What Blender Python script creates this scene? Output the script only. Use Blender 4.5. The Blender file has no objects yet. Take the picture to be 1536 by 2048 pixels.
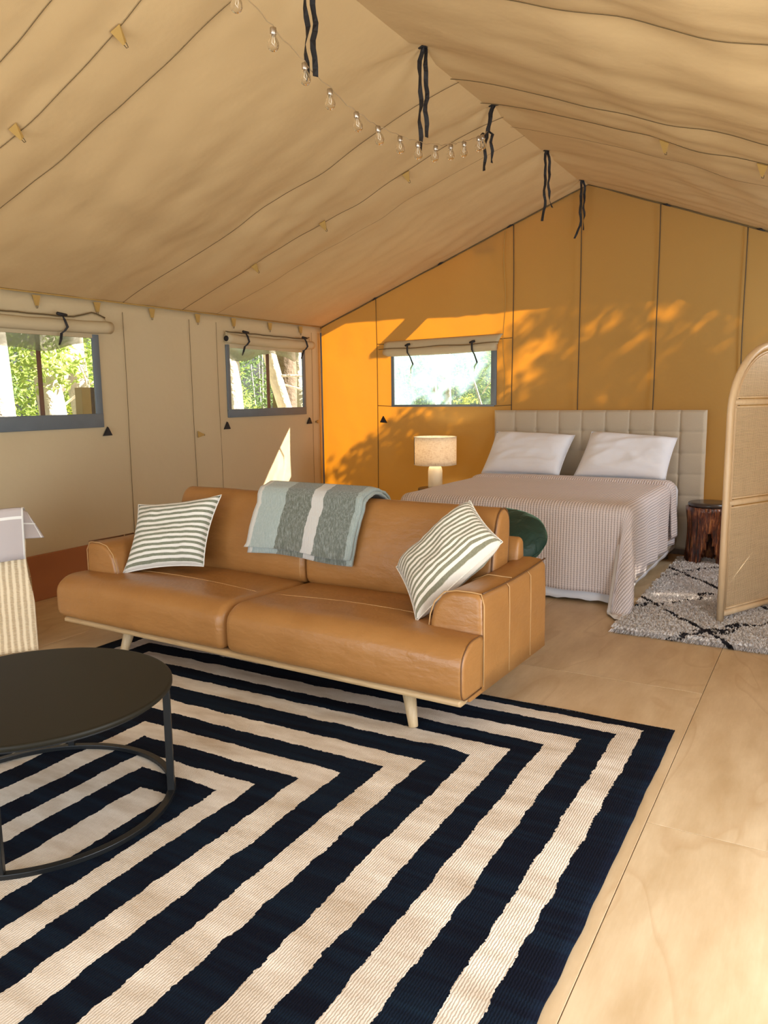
import bpy, bmesh, math, random
from math import sin, cos, pi, radians, sqrt, exp
from mathutils import Vector, Matrix, noise
C = bpy.context.scene.collection
SC = bpy.context.scene
rnd = random.Random(7)
N3 = noise.noise

# ------------------------------------------------------------ camera, light, exposure
def setup():
    cam = bpy.data.cameras.new('camera'); co = bpy.data.objects.new('camera', cam); C.objects.link(co)
    cam.sensor_fit = 'HORIZONTAL'; cam.sensor_width = 36.0; cam.lens = 36.0*1580/1536
    cam.clip_start = 0.05; cam.clip_end = 200
    yaw, pit, rol = 0.517, -0.147, -0.012
    f = Vector((-sin(yaw), cos(yaw), 0)); r = Vector((cos(yaw), sin(yaw), 0)); u = Vector((0, 0, 1))
    f2 = f*cos(pit)+u*sin(pit); u2 = r.cross(f2)
    r3 = r*cos(rol)+u2*sin(rol); u3 = r3.cross(f2)
    M = Matrix((r3, u3, -f2)).transposed().to_4x4(); M.translation = Vector((0, 0, 1.5))
    co.matrix_world = M; SC.camera = co
    w = bpy.data.worlds.new('sky'); SC.world = w; w.use_nodes = True
    nt = w.node_tree; nt.nodes.clear()
    o = nt.nodes.new('ShaderNodeOutputWorld'); b = nt.nodes.new('ShaderNodeBackground')
    s = nt.nodes.new('ShaderNodeTexSky'); s.sky_type = 'NISHITA'; s.sun_disc = False
    s.sun_elevation = radians(33.7); s.sun_rotation = radians(56); s.air_density = 1.0; s.dust_density = 1.5; s.ozone_density = 0.6
    hs = nt.nodes.new('ShaderNodeHueSaturation'); hs.inputs['Saturation'].default_value = 0.45
    b.inputs[1].default_value = 0.085
    nt.links.new(s.outputs[0], hs.inputs['Color']); nt.links.new(hs.outputs[0], b.inputs[0]); nt.links.new(b.outputs[0], o.inputs[0])
    sl = bpy.data.lights.new('sun', 'SUN'); so = bpy.data.objects.new('sun', sl); C.objects.link(so)
    sl.energy = 24; sl.angle = radians(0.6); sl.color = (1, 0.9, 0.74)
    so.rotation_euler = Vector((-1, -0.667, -0.80)).to_track_quat('-Z', 'Y').to_euler(); so.location = (9, 14, 10)
    def area(name, loc, direction, sx, sy, e, col):
        l = bpy.data.lights.new(name, 'AREA'); ob = bpy.data.objects.new(name, l); C.objects.link(ob)
        l.shape = 'RECTANGLE'; l.size = sx; l.size_y = sy; l.energy = e; l.color = col
        ob.location = loc; ob.rotation_euler = Vector(direction).to_track_quat('-Z', 'Z').to_euler()
    # daylight entering the rolled-up side door and the open front of the tent
    area('side_door_daylight', (0.99, 1.9, .80), (-1, 0, 0), 5.2, 1.5, 215, (0.85, 0.93, 1.0))
    area('front_daylight', (-2.1, -1.75, 1.0), (0, 1, 0), 5.6, 1.8, 170, (0.85, 0.93, 1.0))
    area('bedroom_window_daylight', (0.90, 6.64, 1.65), (-1, 0, -.12), 1.25, .64, 40, (0.82, 0.91, 1.0))
    vs = SC.view_settings; vs.view_transform = 'Standard'; vs.look = 'None'; vs.gamma = 1; vs.use_curve_mapping = False
    vs.exposure = 0.1
setup()

# ------------------------------------------------------------ object helpers
def props(o, label=None, cat=None, group=None, kind=None):
    if label: o['label'] = label
    if cat: o['category'] = cat
    if group: o['group'] = group
    if kind: o['kind'] = kind
    return o
def empty(name, loc=(0, 0, 0), rz=0.0, **k):
    o = bpy.data.objects.new(name, None); C.objects.link(o); o.location = loc; o.rotation_euler = (0, 0, rz)
    o.empty_display_size = 0.1
    return props(o, **k)
def mesh(name, V, F, mat, parent=None, smooth=True, uv=None, sub=0, bevel=0, solid=0, world=False, **k):
    me = bpy.data.meshes.new(name); me.from_pydata([tuple(v) for v in V], [], F)
    if mat: me.materials.append(mat)
    if uv:
        L = me.uv_layers.new(name='UVMap')
        for i, l in enumerate(me.loops): L.data[i].uv = uv[l.vertex_index]
    if smooth: me.polygons.foreach_set('use_smooth', [True]*len(me.polygons))
    me.update()
    o = bpy.data.objects.new(name, me); C.objects.link(o)
    if parent: o.parent = parent
    if solid:
        m = o.modifiers.new('s', 'SOLIDIFY'); m.thickness = solid; m.offset = 0
    if bevel:
        m = o.modifiers.new('b', 'BEVEL'); m.width = bevel; m.segments = 2; m.limit_method = 'ANGLE'
    if sub:
        m = o.modifiers.new('d', 'SUBSURF'); m.levels = sub; m.render_levels = sub
    return props(o, **k)
def fix(V, F):
    bm = bmesh.new(); vs = [bm.verts.new(v) for v in V]
    for f in F:
        try: bm.faces.new([vs[i] for i in f])
        except ValueError: pass
    bmesh.ops.recalc_face_normals(bm, faces=bm.faces)
    bm.verts.index_update()
    F2 = [[v.index for v in f.verts] for f in bm.faces]; bm.free()
    return V, F2
def box(x0, x1, y0, y1, z0, z1):
    V = [(x, y, z) for x in (x0, x1) for y in (y0, y1) for z in (z0, z1)]
    return V, [(0, 1, 3, 2), (4, 6, 7, 5), (0, 4, 5, 1), (2, 3, 7, 6), (0, 2, 6, 4), (1, 5, 7, 3)]
def join(*parts):
    V = []; F = []
    for v, f in parts:
        n = len(V); V += list(v); F += [tuple(i+n for i in g) for g in f]
    return V, F
def grid(fn, nu, nv, closeu=False):
    V = []; UV = []
    for j in range(nv+1):
        for i in range(nu+(0 if closeu else 1)):
            u, v = i/nu, j/nv; V.append(fn(u, v)); UV.append((u, v))
    w = nu if closeu else nu+1; F = []
    for j in range(nv):
        for i in range(nu):
            a = j*w+i; b = j*w+(i+1) % w
            F.append((a, b, b+w, a+w))
    return V, F, UV
def tube(pts, r, n=8, cap=True, flat=None):
    pts = [Vector(p) for p in pts]; V = []; F = []
    R = r if isinstance(r, (list, tuple)) else [r]*len(pts)
    up = None
    for i, p in enumerate(pts):
        t = (pts[min(i+1, len(pts)-1)]-pts[max(i-1, 0)]).normalized()
        if up is None:
            a = Vector((0, 0, 1)) if abs(t.z) < .9 else Vector((1, 0, 0)); up = (a-t*a.dot(t)).normalized()
        else:
            up = (up-t*up.dot(t)).normalized()
        s = t.cross(up)
        for k in range(n):
            a = 2*pi*k/n
            q = up*cos(a)+s*sin(a)*(flat or 1)
            V.append(p+q*R[i])
    for i in range(len(pts)-1):
        for k in range(n):
            a = i*n+k; b = i*n+(k+1) % n; F.append((a, b, b+n, a+n))
    if cap: F.append(tuple(range(n-1, -1, -1))); m = (len(pts)-1)*n; F.append(tuple(range(m, m+n)))
    return V, F
def lathe(prof, n=32, c=(0, 0, 0)):
    V = []; F = []
    for r, z in prof:
        for k in range(n):
            a = 2*pi*k/n; V.append((c[0]+r*cos(a), c[1]+r*sin(a), c[2]+z))
    for i in range(len(prof)-1):
        for k in range(n):
            a = i*n+k; b = i*n+(k+1) % n; F.append((a, b, b+n, a+n))
    F.append(tuple(range(n-1, -1, -1))); m = (len(prof)-1)*n; F.append(tuple(range(m, m+n)))
    return V, F
def smoothpoly(P, it=2):
    for _ in range(it):
        Q = []
        for i in range(len(P)):
            a = Vector(P[i]); b = Vector(P[(i+1) % len(P)]); Q += [a*.75+b*.25, a*.25+b*.75]
        P = Q
    return P
def extrude(prof, s0, s1, r0, r1, ax, crown=None, n=6, nm=8, axi=None, caps=(None, None)):
    """prof: closed (p,q) loop; sweep along s with rounded ends; ax(s,p,q)->xyz"""
    prof = [Vector(p) for p in prof]; m = len(prof)
    A = sum(prof[i].x*prof[(i+1) % m].y-prof[(i+1) % m].x*prof[i].y for i in range(m))
    nor = []
    for i in range(m):
        t = prof[(i+1) % m]-prof[i-1]; q = Vector((t.y, -t.x)).normalized(); nor.append(q if A > 0 else -q)
    st = []
    for k in range(n+1):
        a = pi/2*k/n; st.append((s0+r0*(1-sin(a)) if False else s0+r0*(1-cos(a)), r0*(1-sin(a))))
    for k in range(1, nm): st.append((s0+r0+(s1-r1-s0-r0)*k/nm, 0))
    for k in range(n+1):
        a = pi/2*(1-k/n); st.append((s1-r1*(1-cos(a)), r1*(1-sin(a))))
    V = []; F = []
    for s, ins in st:
        for i in range(m):
            q = prof[i]-nor[i]*ins
            if crown: q = crown(s, q)
            V.append(axi(i, s, q.x, q.y) if axi else ax(s, q.x, q.y))
    for j in range(len(st)-1):
        for i in range(m):
            a = j*m+i; b = j*m+(i+1) % m; F.append((a, b, b+m, a+m))
    k = (len(st)-1)*m; F.append(tuple((caps[0] or range(m)))[::-1]); F.append(tuple(k+i for i in (caps[1] or range(m))))
    return fix(V, F)

# ------------------------------------------------------------ material helpers
class NT:
    def __init__(s, name):
        s.m = bpy.data.materials.new(name); s.m.use_nodes = True; s.t = s.m.node_tree; s.t.nodes.clear()
        s.o = s.n('ShaderNodeOutputMaterial'); s.b = s.n('ShaderNodeBsdfPrincipled'); s.l(s.b.outputs[0], s.o.inputs[0])
    def n(s, ty, **k):
        x = s.t.nodes.new(ty)
        for a, b in k.items(): setattr(x, a, b)
        return x
    def l(s, a, b): s.t.links.new(a, b)
    def val(s, inp, v):
        if hasattr(v, 'is_output') or isinstance(v, bpy.types.NodeSocket): s.l(v, inp)
        else: inp.default_value = v
    def math(s, op, a, b=0.0, c=None):
        x = s.n('ShaderNodeMath', operation=op); s.val(x.inputs[0], a); s.val(x.inputs[1], b)
        if c is not None: s.val(x.inputs[2], c)
        return x.outputs[0]
    def coord(s, which='Object', scale=None, rot=None, loc=None):
        tc = s.n('ShaderNodeTexCoord').outputs[which]
        if scale or rot or loc:
            m = s.n('ShaderNodeMapping'); s.l(tc, m.inputs[0])
            if scale: m.inputs['Scale'].default_value = scale
            if rot: m.inputs['Rotation'].default_value = rot
            if loc: m.inputs['Location'].default_value = loc
            return m.outputs[0]
        return tc
    def noise(s, vec, scale, detail=3, rough=.5, dist=0):
        x = s.n('ShaderNodeTexNoise'); s.l(vec, x.inputs['Vector']); x.inputs['Scale'].default_value = scale
        x.inputs['Detail'].default_value = detail; x.inputs['Roughness'].default_value = rough; x.inputs['Distortion'].default_value = dist
        return x.outputs['Fac']
    def ramp(s, fac, stops, interp='LINEAR'):
        x = s.n('ShaderNodeValToRGB'); s.l(fac, x.inputs[0]); cr = x.color_ramp; cr.interpolation = interp
        while len(cr.elements) < len(stops): cr.elements.new(0.5)
        for e, (p, c) in zip(cr.elements, stops):
            e.position = p; e.color = (*c, 1) if len(c) == 3 else c
        return x.outputs[0]
    def mix(s, f, a, b, bl='MIX'):
        x = s.n('ShaderNodeMix', data_type='RGBA', blend_type=bl); s.val(x.inputs[0], f)
        for i, v in ((6, a), (7, b)):
            if isinstance(v, tuple): x.inputs[i].default_value = (*v, 1) if len(v) == 3 else v
            else: s.l(v, x.inputs[i])
        return x.outputs[2]
    def bump(s, h, dist=.01, st=1.0, normal=None):
        x = s.n('ShaderNodeBump'); s.l(h, x.inputs['Height']); x.inputs['Distance'].default_value = dist; x.inputs['Strength'].default_value = st
        if normal: s.l(normal, x.inputs['Normal'])
        s.l(x.outputs[0], s.b.inputs['Normal']); return x.outputs[0]
    def col(s, c):
        if isinstance(c, tuple): s.b.inputs['Base Color'].default_value = (*c, 1)
        else: s.l(c, s.b.inputs['Base Color'])
    def p(s, **k):
        for a, v in k.items(): s.val(s.b.inputs[a.replace('_', ' ')], v)
        return s
def plain(name, c, rough=.6, metal=0, var=.08, nscale=8, bump=0, bscale=200, sheen=0, **k):
    t = NT(name); v = t.coord()
    n = t.noise(v, nscale)
    if 'tabletop' in name: t.b.inputs['Specular IOR Level'].default_value = .22
    t.col(t.mix(n, tuple(x*(1-var) for x in c), tuple(min(1, x*(1+var)) for x in c)))
    t.p(Roughness=rough, Metallic=metal)
    if sheen: t.p(Sheen_Weight=sheen)
    if bump: t.bump(t.noise(v, bscale, 2), bump)
    return t.m
def canvas(name, c, trans=None, tw=0.4, var=.06):
    t = NT(name); v = t.coord()
    n = t.noise(v, 1.3, 4); weave = t.noise(v, 320, 1)
    cc = t.mix(n, tuple(x*(1-var) for x in c), tuple(x*(1+var) for x in c))
    t.col(cc); t.p(Roughness=.85); t.b.inputs['Specular IOR Level'].default_value = .15
    h = t.math('ADD', t.math('MULTIPLY', t.noise(t.coord(scale=(1, 1, 1)), 5, 3), 1.0), t.math('MULTIPLY', weave, .04))
    nb = t.bump(h, .012, .6)
    if trans:
        tr = t.n('ShaderNodeBsdfTranslucent'); tr.inputs[0].default_value = (*trans, 1); t.l(nb, tr.inputs['Normal'])
        mx = t.n('ShaderNodeMixShader'); mx.inputs[0].default_value = tw
        t.l(t.b.outputs[0], mx.inputs[1]); t.l(tr.outputs[0], mx.inputs[2]); t.l(mx.outputs[0], t.o.inputs[0])
    return t.m
def wood(name, c1, c2, axis=0, scale=1.0, rough=.45, stretch=12):
    t = NT(name); sc = [1.0*stretch]*3; sc[axis] = 1.0
    v = t.coord(scale=tuple(x*scale for x in sc))
    n = t.noise(v, 2.2, 6, .6, .8); n2 = t.noise(v, 12, 3)
    t.col(t.mix(t.ramp(n, [(.3, (0, 0, 0)), (.7, (1, 1, 1))]), c1, c2)); t.p(Roughness=rough)
    t.bump(n2, .002, .3); return t.m

MAT = {}
MAT['roof'] = canvas('roof_canvas', (.60, .425, .225))
MAT['wall'] = canvas('side_wall_canvas', (.72, .61, .41), (.55, .40, .18), .28)
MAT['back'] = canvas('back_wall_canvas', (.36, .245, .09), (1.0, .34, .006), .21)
MAT['flap'] = canvas('flap_canvas', (.60, .50, .33), (.5, .4, .2), .12)
MAT['seam'] = plain('seam_thread', (.13, .085, .035), .9)
MAT['black'] = plain('black_webbing', (.012, .01, .012), .7)
MAT['frame'] = plain('grey_vinyl', (.13, .16, .19), .5, var=.15, bump=.004, bscale=6)
MAT['tabs'] = plain('tan_tab', (.45, .28, .08), .8)
MAT['powder'] = plain('black_powder_coat', (.012, .013, .014), .38, .3)
MAT['tabletop'] = plain('black_tabletop', (.016, .014, .009), .5, 0, .05)
MAT['oak'] = wood('oak', (.42, .27, .13), (.58, .41, .22), 0, 2)
MAT['oakz'] = wood('oak_leg', (.46, .33, .18), (.60, .45, .27), 2, 2)
MAT['white'] = plain('white_cotton', (.86, .87, .93), .85, 0, .02, 3, .006, 9)
MAT['metal'] = plain('silver_cap', (.55, .5, .45), .3, 1)
MAT['rattan'] = wood('rattan_pole', (.68, .47, .27), (.80, .60, .38), 2, 1, .4, 5)
MAT['bark'] = plain('bark', (.74, .68, .60), .9, 0, .35, 5, .03, 12)
MAT['darkbark'] = plain('dark_bark', (.16, .12, .09), .9, 0, .35, 5, .03, 12)
MAT['post'] = plain('pine_post', (.62, .48, .22), .8, 0, .15, 3)
MAT['pole'] = plain('brown_pole', (.14, .05, .03), .5)
MAT['soil'] = plain('leaf_litter', (.30, .27, .16), .95, 0, .4, 2, .05, 10)
MAT['edge'] = plain('dark_edge', (.10, .07, .04), .9)
def leafmat(name, c):
    t = NT(name); v = t.coord(); n = t.noise(v, 3, 3)
    cc = t.mix(n, tuple(x*.55 for x in c), tuple(min(1, x*1.4) for x in c)); t.col(cc); t.p(Roughness=.6)
    tr = t.n('ShaderNodeBsdfTranslucent'); t.l(cc, tr.inputs[0]); mx = t.n('ShaderNodeMixShader'); mx.inputs[0].default_value = .45
    t.l(t.b.outputs[0], mx.inputs[1]); t.l(tr.outputs[0], mx.inputs[2]); t.l(mx.outputs[0], t.o.inputs[0]); return t.m
MAT['leaf'] = leafmat('leaf_green', (.45, .58, .16))
MAT['leaf2'] = leafmat('leaf_dark', (.22, .34, .12))
MAT['leaf3'] = leafmat('leaf_yellow', (.60, .66, .12))
def leather():
    t = NT('tan_leather'); v = t.coord()
    n = t.noise(v, 2.2, 5, .6); n2 = t.noise(v, 260, 2); n3 = t.noise(t.coord(scale=(1, 1, 3)), 7, 3)
    t.col(t.mix(n, (.27, .112, .028), (.45, .222, .070)))
    t.p(Roughness=t.math('ADD', t.math('MULTIPLY', n, .2), .27)); t.b.inputs['Specular IOR Level'].default_value = .5
    n4 = t.noise(v, 16, 3, .55, 1.2); h = t.math('ADD', t.math('MULTIPLY', n2, .06), t.math('ADD', n3, t.math('MULTIPLY', n4, .35))); t.bump(h, .009, .6); return t.m
MAT['leather'] = leather()
MAT['piping'] = plain('leather_piping', (.13, .055, .018), .5)
MAT['stitch'] = plain('stitch_thread', (.50, .29, .12), .8)
def velvet():
    t = NT('green_velvet'); v = t.coord(); n = t.noise(v, 6, 4)
    t.col(t.mix(n, (.004, .022, .016), (.012, .05, .038))); t.p(Roughness=.6, Sheen_Weight=.8)
    t.b.inputs['Sheen Tint'].default_value = (.25, .6, .45, 1); t.b.inputs['Sheen Roughness'].default_value = .25
    t.bump(t.noise(v, 9, 3, .5, 1.0), .03, .6); return t.m
MAT['velvet'] = velvet()
def stripes(name, white, green, count, duty, off=0.0):
    t = NT(name); uv = t.n('ShaderNodeTexCoord').outputs['UV']; sp = t.n('ShaderNodeSeparateXYZ'); t.l(uv, sp.inputs[0])
    wob = t.math('MULTIPLY', t.noise(uv, 5, 3), .02)
    ph = t.math('FRACT', t.math('MULTIPLY_ADD', t.math('ADD', sp.outputs[1], wob), count, off))
    m = t.ramp(ph, [(0, (0, 0, 0)), (.04, (1, 1, 1)), (duty, (1, 1, 1)), (duty+.05, (0, 0, 0))])
    f = t.noise(t.coord(scale=(3, 1, 1)), 90, 2)
    gr = t.mix(f, tuple(x*.6 for x in green), tuple(x*1.4 for x in green))
    t.col(t.mix(m, gr, white)); t.p(Roughness=.95, Sheen_Weight=.3)
    t.bump(t.math('ADD', t.math('MULTIPLY', f, .6), t.math('MULTIPLY', m, .6)), .004, .8); return t.m
MAT['cush'] = stripes('striped_cushion', (.78, .76, .70), (.20, .215, .15), 13, .52)
MAT['cush2'] = stripes('striped_cushion_two', (.74, .69, .60), (.21, .20, .13), 13, .5)
def kilim():
    t = NT('kilim_stripes'); ob = t.coord(); sp = t.n('ShaderNodeSeparateXYZ'); t.l(ob, sp.inputs[0])
    nz = t.noise(ob, 9, 4, .6); nz2 = t.noise(ob, 70, 2)
    w = t.math('ADD', t.math('MULTIPLY', t.math('SUBTRACT', nz, .5), .035), t.math('MULTIPLY', t.math('SUBTRACT', nz2, .5), .014))
    ax = t.math('ABSOLUTE', sp.outputs[0]); ay = t.math('ABSOLUTE', sp.outputs[1])
    dx = t.math('SUBTRACT', 1.637, ax); dy = t.math('SUBTRACT', KH, ay); dy = t.math('ADD', dy, .053)
    d = t.math('ADD', t.math('MINIMUM', dx, dy), w)
    st = [0, .113, .219, .34, .46, .576, .70, .844, .965, 1.094, 1.211, 1.331, 1.434, 1.555]
    m = t.ramp(t.math('DIVIDE', d, 1.7), [(x/1.7, (1, 1, 1) if i % 2 else (0, 0, 0)) for i, x in enumerate(st)], 'CONSTANT')
    fib = t.noise(t.coord(scale=(60, 4, 1)), 3, 3); pat = t.noise(t.coord(scale=(1, 3, 1)), 2.5, 5, .6)
    bands = t.noise(t.coord(scale=(.6, 9, 1)), 1.6, 4, .6)
    wt = t.mix(t.ramp(pat, [(.3, (0, 0, 0)), (.65, (1, 1, 1))]), (.52, .42, .32), (.86, .80, .72)); wt = t.mix(t.math('MULTIPLY', fib, .35), wt, (.55, .45, .33))
    nv = t.mix(t.ramp(bands, [(.42, (0, 0, 0)), (.75, (1, 1, 1))]), (.0025, .004, .011), (.006, .016, .032))
    t.col(t.mix(m, nv, wt)); t.p(Roughness=.95); t.b.inputs['Specular IOR Level'].default_value = .12
    wv = t.n('ShaderNodeTexWave', wave_type='BANDS', bands_direction='X'); t.l(t.coord(), wv.inputs['Vector'])
    wv.inputs['Scale'].default_value = 38; wv.inputs['Distortion'].default_value = 3.0; wv.inputs['Detail'].default_value = 2; wv.inputs['Detail Scale'].default_value = 2.5
    h = t.math('ADD', t.math('MULTIPLY', wv.outputs['Fac'], .35), t.math('ADD', t.math('MULTIPLY', m, .7), t.math('MULTIPLY', t.noise(ob, 160, 2), .3)))
    t.bump(h, .004, .8); return t.m
RX, RY0, RY1 = -2.168, -0.9, 3.53
KH = (RY1-RY0)/2; RY = (RY0+RY1)/2
MAT['kilim'] = kilim()
def ply():
    t = NT('plywood'); info = t.n('ShaderNodeObjectInfo'); v = t.coord()
    off = t.n('ShaderNodeVectorMath', operation='MULTIPLY_ADD'); t.l(v, off.inputs[0]); off.inputs[1].default_value = (1.0, .28, 1)
    cm = t.n('ShaderNodeCombineXYZ'); r10 = t.math('MULTIPLY', info.outputs['Random'], 17.0); t.l(r10, cm.inputs[0]); t.l(r10, cm.inputs[1]); t.l(cm.outputs[0], off.inputs[2])
    fig = t.noise(off.outputs[0], 1.6, 3, .5, .6)
    rings = t.math('FRACT', t.math('MULTIPLY', fig, 9))
    line = t.ramp(rings, [(0, (.35, .35, .35)), (.05, (0, 0, 0)), (.85, (0, 0, 0)), (1, (.35, .35, .35))])
    blot = t.noise(off.outputs[0], 5, 5, .65); fine = t.noise(t.coord(scale=(60, 4, 1)), 2, 3)
    c = t.mix(t.ramp(blot, [(.32, (0, 0, 0)), (.66, (1, 1, 1))]), (.51, .355, .195), (.72, .56, .365)); c = t.mix(t.math('MULTIPLY', line, .75), c, (.40, .22, .09))
    c = t.mix(t.math('MULTIPLY', fine, .28), c, (.5, .33, .17)); t.col(c)
    t.p(Roughness=t.math('MULTIPLY_ADD', blot, .25, .32)); t.bump(fine, .001, .3); return t.m
MAT['ply'] = ply()
def ribbed():
    t = NT('ribbed_bedspread'); uv = t.n('ShaderNodeTexCoord').outputs['UV']; sp = t.n('ShaderNodeSeparateXYZ'); t.l(uv, sp.inputs[0])
    a = t.math('MULTIPLY', sp.outputs[0], 2*pi/.021); b = t.math('MULTIPLY', sp.outputs[1], 2*pi/.016)
    r = t.math('MULTIPLY_ADD', t.math('SINE', a), .5, .5); q = t.math('MULTIPLY_ADD', t.math('SINE', b), .5, .5)
    h = t.math('ADD', r, t.math('MULTIPLY', q, .3))
    c = t.mix(t.ramp(h, [(.1, (0, 0, 0)), (.7, (1, 1, 1))]), (.48, .41, .41), (.80, .71, .70)); t.col(c)
    t.p(Roughness=.9, Sheen_Weight=.15); t.bump(h, .005, .6); return t.m
MAT['spread'] = ribbed()
MAT['headboard'] = plain('beige_linen', (.53, .44, .325), .8, 0, .04, 4, .002, 300)
def weave(name, c1, c2, sx, sz, plane='XZ'):
    t = NT(name); ob = t.coord(); sp = t.n('ShaderNodeSeparateXYZ'); t.l(ob, sp.inputs[0])
    X = sp.outputs['XYZ'.index(plane[0])]; Z = sp.outputs['XYZ'.index(plane[1])]
    wx = t.noise(t.coord(), 14, 2); w = t.math('MULTIPLY', wx, .012)
    a = t.math('SINE', t.math('MULTIPLY', t.math('ADD', X, w), 2*pi/sx)); b = t.math('SINE', t.math('MULTIPLY', t.math('ADD', Z, w), 2*pi/sz))
    h = t.math('MULTIPLY_ADD', t.math('MAXIMUM', a, b), .5, .5)
    big = t.noise(t.coord(scale=(26 if plane == 'XZ' else 5, 26 if plane == 'YZ' else 5, 2)), 2.0, 3, .7); big2 = t.noise(t.coord(scale=(2, 2, 30)), 2.0, 3, .7)
    f = t.math('MULTIPLY', h, t.math('ADD', t.math('MULTIPLY', big, .8), t.math('MULTIPLY', big2, .8)))
    t.col(t.ramp(f, [(.12, c1), (.62, c2)])); t.p(Roughness=.6); t.bump(h, .003, .8)
    return t.m
MAT['cane'] = weave('cane_webbing', (.30, .17, .07), (.92, .72, .48), .0075, .0075)
MAT['wicker'] = weave('wicker', (.42, .28, .14), (.84, .70, .48), .035, .008)
def lampshade():
    t = NT('linen_shade'); v = t.coord(); n = t.noise(t.coord(scale=(1, 1, 6)), 30, 3, .7); n2 = t.noise(t.coord(scale=(8, 8, 1)), 30, 3, .7)
    f = t.ramp(t.math('MULTIPLY', n, n2), [(.13, (.62, .48, .32)), (.24, (.93, .84, .70))]); t.col(f); t.p(Roughness=.9)
    tr = t.n('ShaderNodeBsdfTranslucent'); t.l(f, tr.inputs[0]); mx = t.n('ShaderNodeMixShader'); mx.inputs[0].default_value = .3
    t.l(t.b.outputs[0], mx.inputs[1]); t.l(tr.outputs[0], mx.inputs[2]); t.l(mx.outputs[0], t.o.inputs[0]); return t.m
MAT['shade'] = lampshade()
MAT['stone'] = plain('cream_ceramic', (.86, .78, .62), .45, 0, .06, 10)
def throwmat():
    t = NT('mohair_throw'); uv = t.n('ShaderNodeTexCoord').outputs['UV']; sp = t.n('ShaderNodeSeparateXYZ'); t.l(uv, sp.inputs[0])
    n = t.noise(t.coord(scale=(1, 1, .15)), 160, 3, .8); wob = t.math('MULTIPLY', t.noise(uv, 30, 2), .025)
    x = t.math('ADD', sp.outputs[0], wob)
    c = t.ramp(x, [(0, (.62, .60, .55)), (.055, (.34, .41, .39)), (.30, (.11, .125, .095)), (.555, (.60, .58, .55)), (.67, (.12, .14, .115)), (.96, (.30, .36, .34))], 'CONSTANT')
    c = t.mix(t.math('MULTIPLY', t.ramp(n, [(.45, (0, 0, 0)), (.7, (1, 1, 1))]), .38), c, (.62, .68, .66)); t.col(c)
    t.p(Roughness=1, Sheen_Weight=.5); t.bump(n, .006, .9); return t.m
MAT['throw'] = throwmat()
def check():
    t = NT('checked_throw'); uv = t.n('ShaderNodeTexCoord').outputs['UV']; sp = t.n('ShaderNodeSeparateXYZ'); t.l(uv, sp.inputs[0])
    a = t.math('LESS_THAN', t.math('FRACT', t.math('DIVIDE', t.math('ADD', sp.outputs[0], .03), .17)), .06)
    b = t.math('LESS_THAN', t.math('FRACT', t.math('DIVIDE', t.math('ADD', sp.outputs[1], .07), .17)), .06)
    t.col(t.mix(t.math('MAXIMUM', a, b), (.50, .45, .45), (.82, .82, .80))); t.p(Roughness=.9); t.bump(t.noise(t.coord(), 12, 3), .01, .5); return t.m
MAT['check'] = check()
def shag():
    t = NT('shag_pile'); ob = t.coord('Object'); sp = t.n('ShaderNodeSeparateXYZ'); t.l(ob, sp.inputs[0])
    wob = t.math('MULTIPLY', t.math('SUBTRACT', t.noise(ob, 4, 4, .6), .5), .35)
    X = t.math('ADD', sp.outputs[0], wob); Y = t.math('SUBTRACT', sp.outputs[1], wob)
    u = t.math('ADD', t.math('DIVIDE', X, .85), t.math('DIVIDE', Y, 1.1)); v = t.math('SUBTRACT', t.math('DIVIDE', X, .85), t.math('DIVIDE', Y, 1.1))
    a = t.math('LESS_THAN', t.math('ABSOLUTE', t.math('SUBTRACT', t.math('FRACT', u), .5)), .022)
    b = t.math('LESS_THAN', t.math('ABSOLUTE', t.math('SUBTRACT', t.math('FRACT', v), .5)), .022)
    br = t.math('GREATER_THAN', t.noise(ob, 13, 2), .38)
    m = t.math('MULTIPLY', t.math('MAXIMUM', a, b), br)
    n = t.noise(ob, 60, 3, .7)
    t.col(t.mix(m, t.mix(n, (.66, .59, .56), (1, .96, .93)), (.03, .025, .03))); t.p(Roughness=1)
    t.bump(n, .02, .8); return t.m
MAT['shag'] = shag()
def stumpmat():
    t = NT('carved_dark_wood'); n = t.noise(t.coord(scale=(14, 14, 2.0)), 3, 4, .7)
    t.col(t.ramp(n, [(.38, (.02, .006, .004)), (.52, (.16, .035, .010)), (.66, (.50, .19, .06))])); t.p(Roughness=.3, Coat_Weight=.4)
    t.bump(n, .02, .9); return t.m
MAT['stump'] = stumpmat()
MAT['stumptop'] = plain('dark_stump_top', (.05, .035, .03), .25, 0, .3, 12)
def pvc(name, haze, col=(.8, .9, .95)):
    t = NT(name); tr = t.n('ShaderNodeBsdfTransparent'); gl = t.n('ShaderNodeBsdfGlossy'); gl.inputs['Roughness'].default_value = .12
    df = t.n('ShaderNodeBsdfTranslucent'); v = t.coord(scale=(1, 1, 1), rot=(.4, .6, .5)); n = t.noise(v, 3.5, 5, .7, 1.0); df.inputs[0].default_value = (*col, 1)
    m1 = t.n('ShaderNodeMixShader'); t.l(t.math('MULTIPLY', t.ramp(n, [(.3, (.45, .45, .45)), (.7, (1, 1, 1))]), haze), m1.inputs[0]); t.l(tr.outputs[0], m1.inputs[1]); t.l(df.outputs[0], m1.inputs[2])
    m2 = t.n('ShaderNodeMixShader'); m2.inputs[0].default_value = .05; t.l(m1.outputs[0], m2.inputs[1]); t.l(gl.outputs[0], m2.inputs[2])
    t.l(m2.outputs[0], t.o.inputs[0]); return t.m
MAT['pvc'] = pvc('clear_vinyl', .05); MAT['haze'] = pvc('hazy_vinyl', .55, (.45, .68, .82)); MAT['curl'] = pvc('vinyl_flap', .85, (.42, .47, .38))
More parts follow.
